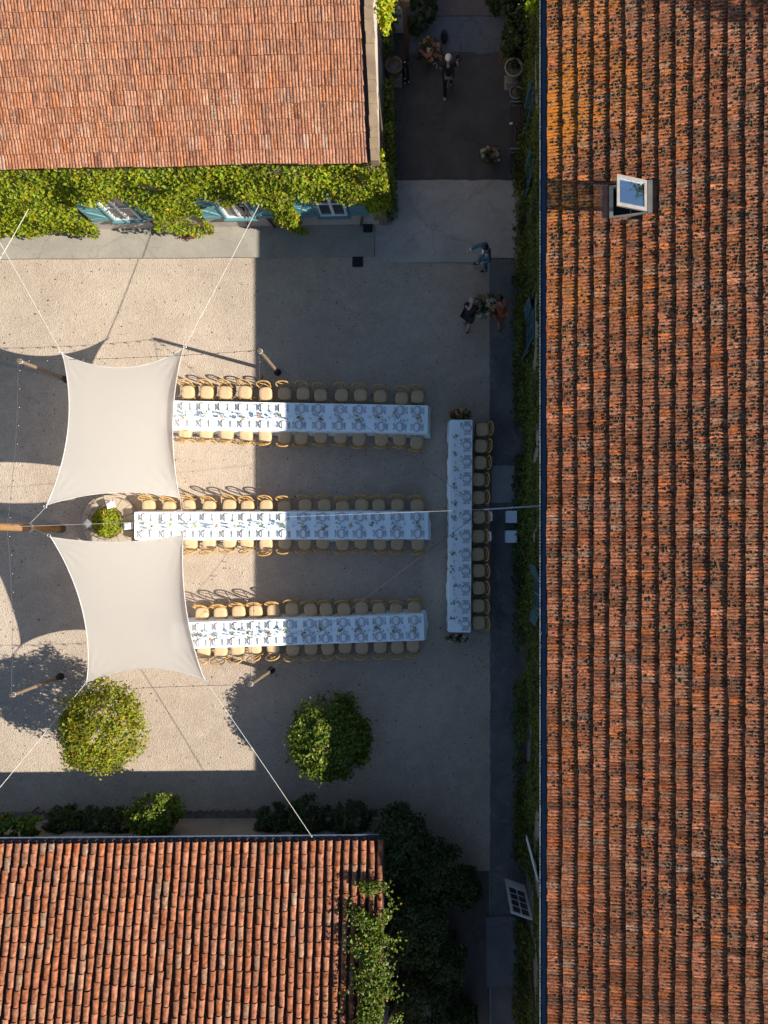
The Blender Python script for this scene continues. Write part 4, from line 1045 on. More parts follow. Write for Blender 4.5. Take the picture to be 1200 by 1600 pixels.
n = 2600; d = unit(RNG.normal(0, 1, (n, 3))); d[:, 2] = np.abs(d[:, 2]); P = np.array(pc) + np.array([0, 0, .42]) + d * RNG.uniform(.25, 1, n)[:, None] ** .6 * np.array([.50, .50, .42])
link('foliage', leaf_mesh('foliage', P, d * .5 + [0, 0, .5], .13, leaf_tint(n, .6, 1.4, .06), M['fern'], pc, .28, .6), o)
for (qx, qy, an, lab) in ((171, 789, .35, 'white lantern on the top of the planter rim'), (137, 818, .78, 'shaded white lantern on the left of the planter rim'), (199, 822, .1, 'white lantern on the right of the planter rim by the table end')):
    c = W(qx, qy, .65); l = thing('lantern', lab, 'lantern', (c.x, c.y, .455), 0, 'white lanterns on the planter rim')
    fr_ = MB(); w = .075
    for sx in (-1, 1):
        for sy in (-1, 1):
            x, y = sx * w, sy * w; fr_.box((c.x + x * math.cos(an) - y * math.sin(an), c.y + x * math.sin(an) + y * math.cos(an), .455 + .11), (.018, .018, .20), an)
    fr_.box((c.x, c.y, .455 + .006), (.19, .19, .012), an); fr_.build('frame', M['lantern'], l)
    rf_ = MB(); co = [(c.x + (x * math.cos(an) - y * math.sin(an)), c.y + (x * math.sin(an) + y * math.cos(an))) for x, y in ((-.11, -.11), (.11, -.11), (.11, .11), (-.11, .11))]
    tp = [(c.x + (p[0] - c.x) * .4, c.y + (p[1] - c.y) * .4) for p in co]
    rf_.add([(*p, .665) for p in co] + [(*p, .74) for p in tp], [(3, 2, 1, 0), (4, 5, 6, 7), (0, 1, 5, 4), (1, 2, 6, 5), (2, 3, 7, 6), (3, 0, 4, 7)]); rf_.build('lid', M['lantern'], l)
    cd = MB(); cd.lathe((c.x, c.y, .467), [(.03, 0), (.03, .10)], 8); cd.build('candle', M['napkin'], l)

# ------------------------------------------------------------------ tables, cloths, chairs, place settings
TZ = 0.765
def table(name_label, cloth_label, l, r, w_px, legs_n):
    """l, r: pixel of the middle of each end at cloth height; w_px width in pixels"""
    p, q = W(*l, TZ), W(*r, TZ); u = (q - p).normalized(); v = Vector((-u.y, u.x, 0)); L = (q - p).length; hw = w_px * (H - TZ) / F / 2
    root = thing('banquet_table', name_label, 'table', ((p.x + q.x) / 2, (p.y + q.y) / 2, 0), 0, 'long banquet tables')
    def at(s, t, z): return p + u * s + v * t + Vector((0, 0, z - TZ))
    nseg = legs_n
    for k in range(nseg):
        s0, s1 = L * k / nseg + .01, L * (k + 1) / nseg - .01
        if k == 0: s0 += .03
        if k == nseg - 1: s1 -= .03
        mb = MB(); e = [at(s, t, z) for z in (.715, .745) for s, t in ((s0, -hw + .03), (s1, -hw + .03), (s1, hw - .03), (s0, hw - .03))]
        mb.add(e, [(3, 2, 1, 0), (4, 5, 6, 7), (0, 1, 5, 4), (1, 2, 6, 5), (2, 3, 7, 6), (3, 0, 4, 7)]); mb.build('tabletop', M['pole_wood'], root)
        for s in (s0 + .2, s1 - .2):
            for t in (-hw + .14, hw - .14):
                mb = MB(); mb.tube([at(s, t, 0), at(s, t, .715)], .018, 6); mb.build('leg', M['zinc_edge'], root)
    # the cloth: top, rounded edge, rippled skirt
    ph = [rnd(0, 6) for _ in range(6)]
    peri = []; rc = .04
    def corner(s, t, a0): return [(s + rc * math.cos(a0 + k * math.pi / 8), t + rc * math.sin(a0 + k * math.pi / 8)) for k in range(5)]
    ring = []
    ns = int(L / .11); nt = int(2 * hw / .09)
    for k in range(1, ns): ring.append((rc + (L - 2 * rc) * k / ns, -hw, 0, -1))
    for s, t in corner(L - rc, -hw + rc, -math.pi / 2): ring.append((s, t, .7, -.7))
    for k in range(1, nt): ring.append((L, -hw + rc + (2 * hw - 2 * rc) * k / nt, 1, 0))
    for s, t in corner(L - rc, hw - rc, 0): ring.append((s, t, .7, .7))
    for k in range(1, ns): ring.append((L - rc - (L - 2 * rc) * k / ns, hw, 0, 1))
    for s, t in corner(rc, hw - rc, math.pi / 2): ring.append((s, t, -.7, .7))
    for k in range(1, nt): ring.append((0, hw - rc - (2 * hw - 2 * rc) * k / nt, -1, 0))
    for s, t in corner(rc, -hw + rc, math.pi): ring.append((s, t, -.7, -.7))
    n = len(ring); vs = []
    levels = [(-.004, 0.0, 0), (.0, -.006, 0), (.008, -.022, .02), (.014, -.12, .25), (.03, -.32, .6), (.055, -.55, 1.0), (.07, -.72, 1.2)]
    for (o_, dz, wv) in levels:
        arc = 0
        for i, (s, t, ns_, nt_) in enumerate(ring):
            arc += math.hypot(s - ring[i - 1][0], t - ring[i - 1][1])
            rip = wv * (.010 * math.sin(arc * 7.3 + ph[0]) + .010 * math.sin(arc * 17 + ph[1]) + .05 * mnoise.noise(Vector((arc * 1.3, ph[2], 0))))
            k = o_ + rip + (.03 * wv if abs(ns_) * abs(nt_) > .1 else 0)
            wz = .004 * mnoise.noise(Vector((s * 2.5, t * 2.5, ph[3])))
            vs.append(at(s + ns_ * k, t + nt_ * k, TZ + dz + wz))
    fs = [(a_ * n + i, (a_ + 1) * n + i, (a_ + 1) * n + (i + 1) % n, a_ * n + (i + 1) % n) for a_ in range(len(levels) - 1) for i in range(n)]
    fs = [f[::-1] for f in fs]; fs.append(tuple(range(n)))
    mb = MB(); mb.add(vs, fs); cl = mb.local('tablecloth', M['cloth'], None, smooth=False)
    cl.data.polygons.foreach_set('use_smooth', [len(p_.vertices) == 4 for p_ in cl.data.polygons])
    tag(cl, cloth_label, 'tablecloth', 'white tablecloths')
    return p, u, v, L, hw

# one chair with its parts, facing +Y
def chair_proto():
    root = thing('dining_chair', 'chair', 'chair', (0, 0, 0), 0, 'wooden cross-back chairs at the long tables')
    mb = MB(); n = 24
    def sq(rx, ry, z, e=.62): return [((abs(math.cos(t)) ** e) * math.copysign(rx, math.cos(t)) * (1 + .07 * (math.sin(t))), (abs(math.sin(t)) ** e) * math.copysign(ry, math.sin(t)), z) for t in [2 * math.pi * k / n for k in range(n)]]
    rings = [sq(.195, .19, .445), sq(.21, .205, .462), sq(.208, .203, .488), sq(.185, .18, .502), sq(.09, .09, .506)]
    vs = sum(rings, []); fs = [(a * n + i, a * n + (i + 1) % n, (a + 1) * n + (i + 1) % n, (a + 1) * n + i) for a in range(4) for i in range(n)] + [tuple(range(n))[::-1], tuple(range(4 * n, 5 * n))]
    mb.add(vs, fs); mb.local('seat_pad', M['rattan'], root, True)
    mb = MB(); r1, r0 = sq(.217, .212, 0), sq(.17, .165, 0)
    vs = [(x, y, z) for z in (.405, .443) for rr in (r1, r0) for x, y, _ in rr]
    fs = []
    for i in range(n):
        j = (i + 1) % n; fs += [(i, j, 2 * n + j, 2 * n + i), (n + j, n + i, 3 * n + i, 3 * n + j), (2 * n + i, 2 * n + j, 3 * n + j, 3 * n + i), (j, i, n + i, n + j)]
    mb.add(vs, fs); mb.local('seat_frame', M['chair_wood'], root)
    for sx in (-1, 1):
        mb = MB(); mb.tube([(sx * .20, .20, 0), (sx * .185, .185, .43)], [.014, .019], 7); mb.local('front_leg', M['chair_wood'], root)
    for sx in (-1, 1):
        mb = MB(); mb.tube([(sx * .185, -.26, 0), (sx * .180, -.19, .43)], [.014, .019], 7); mb.local('rear_leg', M['chair_wood'], root)
    hoop = smooth_path([(-.18, -.19, .43), (-.20, -.225, .62), (-.215, -.255, .75), (-.15, -.305, .84), (0, -.33, .855), (.15, -.305, .84), (.215, -.255, .75), (.20, -.225, .62), (.18, -.19, .43)], 5)
    mb = MB(); k = len(hoop); mb.tube(hoop, [.017 + .006 * math.sin(math.pi * i / (k - 1)) for i in range(k)], 7); mb.local('back_hoop', M['chair_wood'], root, True)
    for sx in (-1, 1):
        mb = MB(); mb.tube(smooth_path([(sx * .165, -.20, .50), (sx * .03, -.262, .66), (-sx * .10, -.285, .765), (-sx * .15, -.303, .83)], 4), .011, 6); mb.local('cross_bar', M['chair_wood'], root, True)
    mb = MB()
    for a, b in (((-.195, .193, .2), (-.183, -.225, .2)), ((.195, .193, .2), (.183, -.225, .2)), ((-.19, -.02, .2), (.19, -.02, .2)), ((-.182, -.224, .27), (.182, -.224, .27))): mb.tube([a, b], .009, 5)
    mb.local('stretcher', M['chair_wood'], root)
    return root
CH = chair_proto(); used = [False]
def place_chair(c, rz, label):
    o = CH if not used[0] else copy_tree(CH); used[0] = True
    o.location = (c.x, c.y, 0.0); o.rotation_euler = (0, 0, rz); o['label'] = label; return o

# place-setting pieces (meshes shared by all copies)
mb = MB(); mb.lathe((0, 0, 0), [(.085, 0), (.10, .004), (.135, .013), (.137, .016), (.10, .009), (.02, .007)], 20); PL = mb.mesh('plate', M['plate'], True)
mb = MB(); mb.tube([(.136 * math.cos(t), .136 * math.sin(t), .0165) for t in np.linspace(0, 2 * math.pi, 21)], .0045, 4, False); RIM = mb.mesh('rim', M['plate_rim'])
def folded(w, l):
    m_ = MB()
    for k, (sc, z) in enumerate(((1, 0.0), (.97, .008), (.5, .016))):
        m_.box(((1 - sc) * w * .5 * (1 if k == 2 else 0), 0, .016 + z + .004), (w * sc, l * (1 - .02 * k), .0075), .03 * (k - 1))
    return m_
NAP = folded(.105, .225).mesh('napkin', M['napkin'])
mb = MB(); mb.lathe((0, 0, 0), [(.034, 0), (.034, .003), (.005, .008), (.0045, .085), (.02, .095), (.038, .125), (.040, .155), (.033, .195), (.0315, .195), (.038, .155), (.036, .127), (.018, .1), (.004, .094)], 10); WINE = mb.mesh('wine_glass', M['glass'], True)
mb = MB(); mb.lathe((0, 0, 0), [(.030, 0), (.034, .10), (.032, .10), (.028, .006), (.01, .005)], 10); TUM = mb.mesh('water_glass', M['glass'], True)
def cutlery(kind):
    m_ = MB()
    if kind == 'fork': prof = [(-.105, .007), (-.09, .009), (-.03, .004), (.03, .005), (.05, .012), (.075, .0125)]
    else: prof = [(-.115, .007), (-.09, .009), (-.02, .007), (-.01, .011), (.07, .012), (.105, .004)]
    k = len(prof); vs = [(sx * w, y, z) for z in (.0, .006) for y, w in prof for sx in (-1, 1)]
    fs = []
    for i in range(k - 1):
        a = 2 * i; fs += [(a + 1, a, a + 2, a + 3), (2 * k + a, 2 * k + a + 1, 2 * k + a + 3, 2 * k + a + 2), (a, 2 * k + a, 2 * k + a + 2, a + 2), (a + 1, a + 3, 2 * k + a + 3, 2 * k + a + 1)]
    fs += [(0, 1, 2 * k + 1, 2 * k), (2 * k - 2, 4 * k - 2, 4 * k - 1, 2 * k - 1)]; m_.add(vs, fs)
    if kind == 'fork':
        for x in (-.0095, -.0032, .0032, .0095): m_.box((x, .092, .004), (.004, .036, .004))
    return m_.mesh(kind, M['silver'])
FORK, KNIFE = cutlery('fork'), cutlery('knife')
PLP = thing('dinner_plate', 'p', 'plate', (0, 0, 0), 0, 'plates laid on the long tables'); link('dish', PL, PLP); link('rim', RIM, PLP); plp_used = [False]
def setting(c, ang, where):
    """c: plate centre on the cloth; ang: direction of local +Y (towards the table's middle)"""
    def put(name, me, x, y, dz, rz, label, cat, group):
        co, si = math.cos(ang), math.sin(ang)
        o = link(name, me); o.location = (c.x + x * co - y * si, c.y + x * si + y * co, TZ + .0065 + dz); o.rotation_euler = (0, 0, ang + rz)
        return tag(o, label, cat, group)
    o = PLP if not plp_used[0] else copy_tree(PLP); plp_used[0] = True
    o.location = (c.x, c.y, TZ + .0065); o.rotation_euler = (0, 0, ang); o['label'] = 'round plate at the ' + where
    put('napkin', NAP, rnd(-.01, .02), 0, 0, rnd(-.08, .08), 'white napkin at the ' + where, 'napkin', 'napkins on the plates')
    for x, nm in ((-.175, 'inner'), (-.205, 'outer')): put('fork', FORK, x, rnd(-.01, .01), 0, rnd(-.03, .03), nm + ' fork at the ' + where, 'fork', 'forks on the long tables')
    for x, nm in ((.170, 'inner'), (.200, 'outer')): put('knife', KNIFE, x, rnd(-.01, .01), 0, rnd(-.03, .03), nm + ' knife at the ' + where, 'knife', 'knives on the long tables')
    put('wine_glass', WINE, .13 + rnd(-.015, .015), .185, 0, 0, 'wine glass at the ' + where, 'glass', 'wine glasses on the long tables')
    put('water_glass', TUM, .04 + rnd(-.015, .015), .205, 0, 0, 'water glass at the ' + where, 'glass', 'water glasses on the long tables')

def bud_vase(c, label, tone, rs, big=False):
    o = thing('bud_vase', label, 'vase', (c.x, c.y, TZ + .006), 0, 'small vases of flowers on the tables')
    mb = MB(); mb.lathe((c.x, c.y, TZ + .006), [(.02, 0), (.036, .02), (.034, .05), (.012, .085), (.014, .105), (.011, .105), (.009, .085), (.028, .05), (.01, .01)], 9); mb.build('glass', M['glass'], o, True)
    mb = MB(); fl = []; ln = []; k = 3 if big else 2
    for q in range(k):
        t = rnd(0, 6.28); d = Vector((math.cos(t), math.sin(t), 0)) * rnd(.04, .13)
        tip = Vector((c.x, c.y, TZ + .006)) + d + Vector((0, 0, rnd(.16, .27))); mb.tube([(c.x, c.y, TZ + .03), Vector((c.x, c.y, TZ + .11)).lerp(tip, .4) , tip], .003, 4); fl.append(tip)
    mb.build('stem', M['shrub_stem'], o)
    for q, tip in enumerate(fl):
        col = tone if q == 0 else random.choice([(.55, .60, .30), (.72, .62, .5), tone, (.16, .28, .07)])
        n = 16; d = unit(RNG.normal(0, 1, (n, 3))); d[:, 2] = np.abs(d[:, 2])
        s = .040 if q == 0 else .026
        tt = np.tile(col, (n, 1)) * RNG.uniform(.75, 1.2, (n, 1))
        link('blossom', leaf_mesh('blossom', np.array(tip) + d * s * .8, d, s * 1.5, tt, M['petal'], world_loc(o), .9, .3), o)
    n = 14; P = np.array([c.x, c.y, TZ + .14]) + RNG.normal(0, 1, (n, 3)) * [.05, .05, .035]
    link('leaves', leaf_mesh('leaves', P, np.tile([0, 0, .6], (n, 1)), .055, leaf_tint(n, .6, 1.3), M['shrub'], world_loc(o), .45, .8), o)
def votive(c, label):
    o = thing('votive_candle', label, 'candle', (c.x, c.y, TZ + .006), 0, 'small glass votives on the tables')
    mb = MB(); mb.lathe((c.x, c.y, TZ + .006), [(.03, 0), (.034, .07), (.031, .07), (.027, .008), (.008, .007)], 10); mb.build('glass', M['glass'], o, True)
    mb = MB(); mb.lathe((c.x, c.y, TZ + .014), [(.024, 0), (.024, .03)], 9); mb.build('wax', M['napkin'], o)
M['shrub_stem'] = plain('green_stem', (.06, .09, .03), .7)

PEACH = [(.70, .38, .24), (.74, .48, .34), (.58, .27, .17), (.74, .66, .52), (.45, .52, .16), (.80, .62, .44)]
TN = {1: 'uppermost long table', 2: 'middle long table', 3: 'lowest long table', 4: 'upright side table'}
specs = {
 1: dict(l=(250, 647), r=(668.5, 655), w=43, top=[293, 323, 352, 383, 415, 445, 474, 501, 533, 564, 594, 627, 653], bot=[289, 322, 354, 384, 415, 445, 470, 501, 532, 561, 596, 625, 651], ty=[611, 612, 613, 614, 614, 615, 616, 616, 616, 618, 620, 623, 621], by=[677, 678, 678, 680, 682, 684, 684, 683, 684, 686, 687, 688, 690]),
 2: dict(l=(210, 821.5), r=(669, 820.5), w=43, top=[231.7, 264, 295, 326.5, 357.7, 387, 416, 445, 476.5, 506.7, 536, 565, 592, 621, 651.5], bot=[231, 264, 298, 326.5, 357.7, 385, 415, 445, 477, 505, 536, 564, 594.6, 620, 653], ty=[791, 792, 791, 792, 791, 792, 791, 791, 791, 791, 791, 789, 789, 790, 790], by=[849, 849, 849, 849, 849, 849, 850, 850, 848, 849, 849, 848, 851, 850, 851]),
 3: dict(l=(268, 994), r=(662.5, 980), w=41, top=[315, 343.6, 372.6, 399.5, 428, 456, 485.3, 509.6, 537, 565.4, 592, 619, 647.6], bot=[318, 344.5, 371, 398, 427.6, 457, 485.6, 512, 539, 565, 593.6, 620.6, 646], ty=[960, 959, 957, 956, 953, 952, 953, 952, 953, 951, 951, 951, 948], by=[1018, 1018, 1016, 1014, 1014, 1014, 1013, 1014, 1012, 1011, 1011, 1010, 1008]),
}
LAB = {1: ('long table under the white cloth nearest the vine-covered farmhouse', 'white tablecloth on the uppermost of the three long tables'), 2: ('long table under the white cloth in line with the round planter', 'white tablecloth on the middle long table beside the planter'), 3: ('long table under the white cloth nearest the two round trees', 'white tablecloth on the lowest of the three long tables')}
for tn, S in specs.items():
    p, u, v, L, hw = table(*LAB[tn], S['l'], S['r'], S['w'], 7)
    ang_u = math.atan2(u.y, u.x)
    for side, xs, ys in (('upper', S['top'], S['ty']), ('lower', S['bot'], S['by'])):
        m_ = len(xs)
        for i, (x, y) in enumerate(zip(xs, ys)):
            c = W(x + rnd(-.7, .7), y + rnd(-1.6, 1.6), .47); od = ORD[m_ - 1 - i]
            where = f'{od} place from the right, {side} side, {TN[tn]}'
            rz = (math.pi if side == 'upper' else 0) + ang_u + rnd(-.13, .13)
            place_chair(c, rz, f'cross-back chair with tan seat, {od} from right, {side} side of the {TN[tn]}')
            s = (c - p).dot(u) + rnd(-.02, .02); sg = 1 if side == 'upper' else -1
            pc_ = p + u * s + v * sg * (hw - .175)
            setting(Vector((pc_.x, pc_.y, 0)), ang_u + (math.pi if side == 'upper' else 0), where)
    nf = 13; s_lo = 0.8 if tn != 2 else .55
    for i in range(nf):
        s = s_lo + (L - s_lo - .35) * i / (nf - 1) + rnd(-.06, .06); c = p + u * s + v * rnd(-.05, .05)
        bud_vase(c, f'small vase of loose flowers, {ORD[nf - 1 - i]} from the right along the {TN[tn]}', random.choice(PEACH), None, i % 3 == 0)
        if i < nf - 1:
            c = p + u * (s + .33) + v * rnd(-.06, .06); votive(c, f'small clear votive glass, {ORD[nf - 2 - i]} from the right along the {TN[tn]}')
# the upright side table, guests on its right side only
p, u, v, L, hw = table('narrow long table under white cloth standing crosswise in the shade', 'white tablecloth on the upright side table in the shade', (721, 656), (718, 988), 34.5, 6)
ys4 = [671, 697, 723, 749.5, 777.5, 808, 838, 866, 891.7, 918.7, 946.7, 973]; xs4 = [754, 752, 751, 748, 748.5, 749, 747.5, 747, 748.5, 748.5, 748, 748.5]
seat4 = []
for i, (x, y) in enumerate(zip(xs4, ys4)):
    c = W(x, y, .47)
    seat4.append(place_chair(c, math.pi / 2 + rnd(-.08, .08), f'cross-back chair in the shade, {ORD[i]} from the top at the {TN[4]}'))
    s = (c - p).dot(u); q = p + u * s + v * (hw - .17)
    setting(Vector((q.x, q.y, 0)), math.pi / 2, f'{ORD[i]} place from the top, {TN[4]}')
for i in range(12):
    s = .55 + (L - 1.0) * i / 11; c = p + u * s + v * (-.20 + rnd(-.04, .04))
    bud_vase(c, f'small vase of loose flowers, {ORD[i]} from the top along the {TN[4]}', random.choice(PEACH), None, i % 2 == 0)
    if i < 11: votive(p + u * (s + .28) + v * (-.2 + rnd(-.03, .03)), f'small clear votive glass, {ORD[i]} from the top along the {TN[4]}')
for k, lab in ((5, 'white cloth draped over the back of the chair level with the upper white cube'), (6, 'white cloth draped over the back of the chair level with the lower white cube')):
    o = seat4[k]; an = o.rotation_euler.z; co, si = math.cos(an), math.sin(an)
    def cl(x, y, z): return Vector((o.location.x + x * co - y * si, o.location.y + x * si + y * co, z))
    mb = MB(); rows = []
    for j, (yo, zz) in enumerate(((-.275, .60), (-.30, .80), (-.345, .925), (-.38, .88), (-.375, .70), (-.36, .52))):
        rows.append([cl(-.15 + .30 * i / 8, yo - .035 * math.cos((i / 8 - .5) * 2.6) + .006 * math.sin(i * 2.3 + j), zz + .006 * math.sin(i * 1.9)) for i in range(9)])
    vs = sum(rows, []); mb.add(vs, [(j * 9 + i, j * 9 + i + 1, (j + 1) * 9 + i + 1, (j + 1) * 9 + i) for j in range(5) for i in range(8)])
    q = mb.local('chair_drape', M['shirt'], None, True); tag(q, lab, 'cloth', 'white cloths on two chair backs')
    md = q.modifiers.new('thickness', 'SOLIDIFY'); md.thickness = .006

# ------------------------------------------------------------------ white cubes, drains, pots, bench, odds and ends
for (x0, y0, x1, y1, lab) in ((787.5, 798, 808, 817, 'upper white cube plinth on the dark wall path'), (786.5, 829, 808, 848, 'lower white cube plinth on the dark wall path')):
    a_, b_ = W(x0 + 3.5, y1, .47), W(x1, y0, .47); bm = bmesh.new(); bmesh.ops.create_cube(bm, size=1.0)
    bmesh.ops.scale(bm, vec=(b_.x - a_.x, b_.y - a_.y, .42), verts=bm.verts); bmesh.ops.bevel(bm, geom=bm.edges[:], offset=.008, segments=2, affect='EDGES')
    me = bpy.data.meshes.new('white_cube'); bm.to_mesh(me); bm.free(); me.materials.append(M['box'])
    o = thing('white_cube', lab, 'plinth', ((a_.x + b_.x) / 2, (a_.y + b_.y) / 2, .03), 0, 'white cubes beside the side table')
    q = link('body', me, o); q.location = (0, 0, .235)
    mb = MB(); mb.box((0, 0, .0125), (b_.x - a_.x - .05, b_.y - a_.y - .05, .025)); mb.local('plinth_foot', M['black'], o)
def drain(c, w, lab):
    o = thing('drain_grate', lab, 'drain', c); mb = MB()
    for sx in (-1, 1): mb.box((c.x + sx * w / 2, c.y, c.z + .012), (.03, w, .024)); mb.box((c.x, c.y + sx * w / 2, c.z + .012), (w - .032, .03, .024))
    mb.build('frame', M['drain'], o)
    for k in range(6):
        m2 = MB(); m2.box((c.x - w / 2 + w * (k + .75) / 6.5, c.y, c.z + .010), (w / 11, w - .035, .016)); m2.build('bar', M['drain'], o)
    m2 = MB(); m2.box((c.x, c.y, c.z + .001), (w - .035, w - .035, .003)); m2.build('pit_dark', M['black'], o)  # flat black plate stands for the darkness below the bars
drain(W(559, 409, .004), .32, 'square iron drain grate at the corner of the farmhouse pavement'); drain(W(806, 438, .066), .26, 'square iron drain grate beside the ivy wall, below the man in blue')
drain(W(575, 356, .104), .28, 'square iron drain grate on the pavement by the house corner')
def potted(px_, py_, lab, pot, r, h, ped, plant, n=260, spread=1.0):
    g = W(px_, py_, 0.0); o = thing('potted_plant' if plant else 'garden_pot', lab, 'pot', (g.x, g.y, .006))
    z0 = .006
    if ped:
        mb = MB(); mb.box((g.x, g.y, z0 + ped * .5), (r * 1.3, r * 1.3, ped)); mb.box((g.x, g.y, z0 + .03), (r * 1.6, r * 1.6, .06)); mb.build('pedestal', M['stone'], o); z0 += ped
    mb = MB(); mb.lathe((g.x, g.y, z0), [(r * .55, 0), (r * .6, .02), (r * .85, h * .55), (r * .92, h * .9), (r * 1.05, h * .92), (r * 1.05, h), (r * .88, h), (r * .86, h * .86), (r * .1, h * .85)], 16); mb.build('pot', M[pot], o, True)
    mb = MB(); mb.lathe((g.x, g.y, z0 + h * .86), [(r * .85, 0), (r * .3, .03)], 12); mb.build('soil', M['soil'], o)
    if plant:
        P, Nr, br = crown_points((g.x, g.y, z0 + h * 1.05), (r * .8 * spread, r * .8 * spread, r * .7), n, 20); link('foliage', leaf_mesh('foliage', P, Nr, .075, leaf_tint(n, .6, 1.3, .05, br), M[plant], (g.x, g.y, .006)), o)
potted(618, 127, 'stone urn with dark soil on a pedestal beside the farmhouse end wall', 'terracotta', .27, .5, .35, None)
potted(799, 131, 'stone urn with a dark plant on a pedestal near the planting bed', 'stone', .29, .5, .35, 'shrub')
potted(805, 155, 'round grey metal pot below the stone urn by the barn', 'grey_pot', .22, .38, 0, None)
# coiled hose, black bag, leaning panel
c = W(606, 156, .1); mb = MB(); mb.tube([(c.x + (.20 - .004 * k) * math.cos(k * .45), c.y + (.20 - .004 * k) * math.sin(k * .45), .03 + .0024 * k) for k in range(62)], .02, 5)
tag(mb.local('garden_hose', M['black']), 'black coiled garden hose by the farmhouse end wall', 'hose')
c = W(635, 128, 0); o = thing('equipment_bag', 'tall slim black bag standing in the passage beside the stone urn', 'bag', (c.x, c.y, .006))
mb = MB(); mb.lathe((c.x, c.y, .006), [(.09, 0), (.11, .04), (.115, .5), (.11, .85), (.085, 1.0), (.05, 1.04)], 12, sy=.75); mb.build('body', M['blackcloth'], o, True)
mb = MB(); mb.tube([(c.x, c.y - .09, .9), (c.x + .02, c.y - .17, .65), (c.x, c.y - .09, .35)], .012, 5); mb.build('strap', M['apron'], o)
for x, y, z in ((.07, -.06, .1), (-.04, -.085, .06), (-.03, -.08, .30), (0, -.03, 1.03)):
    mb = MB(); mb.box((c.x + x, c.y + y, z), (.05, .02, .05)); mb.build('buckle', M['shirt'], o)
c = W(694, 64, 0); o = thing('duffel_bag', 'small black duffel bag on the grey slab above the walking waitress', 'bag', (c.x, c.y, .012))
mb = MB(); mb.blob((c.x, c.y + .05, .14), (.12, .22, .13), 12, 8); mb.build('body', M['blackcloth'], o, True)
mb = MB(); mb.tube(smooth_path([(c.x - .07, c.y - .08, .22), (c.x - .03, c.y, .36), (c.x - .05, c.y + .14, .24)], 5), .012, 5); mb.build('handle', M['black'], o)
c0, c1 = W(609, 97, .05), W(621, 95, .05); o = thing('leaning_panel', 'pale grey panel leaning on the shaded farmhouse end wall', 'panel', c0)
mb = MB(); e = [c0, c1, c1 + Vector((-.08, .12, 1.2)), c0 + Vector((-.08, .12, 1.2))]; mb.add(e + [x + Vector((0, .03, .005)) for x in e], [(0, 1, 2, 3), (7, 6, 5, 4), (1, 0, 4, 5), (2, 1, 5, 6), (3, 2, 6, 7), (0, 3, 7, 4)]); mb.build('board', M['grey_slab'], o)
mb = MB(); plank(mb, c0 + Vector((0, -.02, .02)), c1 + Vector((0, -.02, .02)), Vector((0, -.02, 0)), Vector((0, 0, .05))); mb.build('foot_rail', M['brown_wood'], o)
# bench with white metal ends against the barn
bc = W(806, 213, 0); o = thing('garden_bench', 'dark wooden bench with pale metal ends against the ivy wall of the barn', 'bench', (bc.x, bc.y, .006)); Lb = 1.45
for k in range(4):
    mb = MB(); mb.box((bc.x - .20 + .12 * k, bc.y, .46), (.10, Lb, .03)); mb.build('seat_slat', M['dark_wood'], o)
for k in range(3):
    mb = MB(); mb.box((bc.x + .24 + .02 * k, bc.y, .58 + .13 * k), (.03, Lb, .10)); mb.build('back_slat', M['dark_wood'], o)
for s in (-1, 1):
    mb = MB(); y = bc.y + s * (Lb / 2 + .03)
    mb.tube([(bc.x - .24, y, .006), (bc.x - .24, y, .66), (bc.x + .22, y, .66)], .024, 6); mb.tube([(bc.x + .30, y, .006), (bc.x + .22, y, .46), (bc.x + .30, y, .92)], .024, 6); mb.tube([(bc.x - .24, y, .43), (bc.x + .24, y, .43)], .02, 6)
    mb.build('metal_end', M['alu'], o)
c = W(798.5, 193, .48); mb = MB(); mb.box((c.x, c.y, .482), (.10, .07, .012), .2); mb.box((c.x + .005, c.y, .4945), (.085, .06, .012), .35); tag(mb.local('folded_paper', M['shirt']), 'small white folded paper on the bench seat', 'paper')
# planting bed by the barn, top right, with a low stone edge
ed = [W(x, y, .25) for x, y in ((801, -60), (800, 0), (795, 14), (790, 40), (786, 62), (784, 78), (787, 92), (800, 96), (822, 97))]
o = thing('planting_bed', 'curved planting bed with tan edging at the top beside the barn', 'planting bed', (ed[4].x, ed[4].y, 0))
edp = smooth_path(ed, 6)
for i in range(0, len(edp) - 2, 2):
    a_, b_ = edp[i], edp[i + 2]; d = (b_ - a_); an = math.atan2(d.y, d.x); mb = MB(); m_ = (a_ + b_) / 2
    mb.box((m_.x, m_.y, .15 + rnd(-.02, .02)), (d.length - .012, .13 + rnd(-.02, .02), .36), an); mb.build('edging_stone', M['mortar'], o)
mb = MB(); mb.prism(ccw([(q.x, q.y) for q in edp] + [(XW, edp[-1].y), (XW, edp[0].y)]), 0, .2); mb.build('soil', M['soil'], o)
for (qx, qy, r, lab) in ((818, 20, .62, 'leafy dark shrub in the planting bed, nearest the top edge'), (812, 50, .62, 'leafy dark shrub in the middle of the planting bed'), (806, 78, .50, 'leafy dark shrub at the lower end of the planting bed')):
    c = W(qx, qy, .6); tree('dark_shrub', lab, (c.x, c.y, .62), (r, r * .95, .5), 1700, M['shrub'], .11, 40, .03, 'shrubs in the planting bed', cat='shrub', limbs=5, hi=2.0)
for (qx, qy, r, lab) in ((782, 6, .5, 'dark shrub outside the bed edging at the top of the passage'), (664, 8, .5, 'dark shrub beside the brown timber edge of the annex'), (652, 40, .34, 'dark shrub at the foot of the annex post')):
    c = W(qx, qy, .5); tree('dark_shrub', lab, (c.x, c.y, .5), (r, r, .45), 1800, M['shrub'], .09, 40, .03, 'shrubs at the top of the passage', cat='shrub', limbs=5)

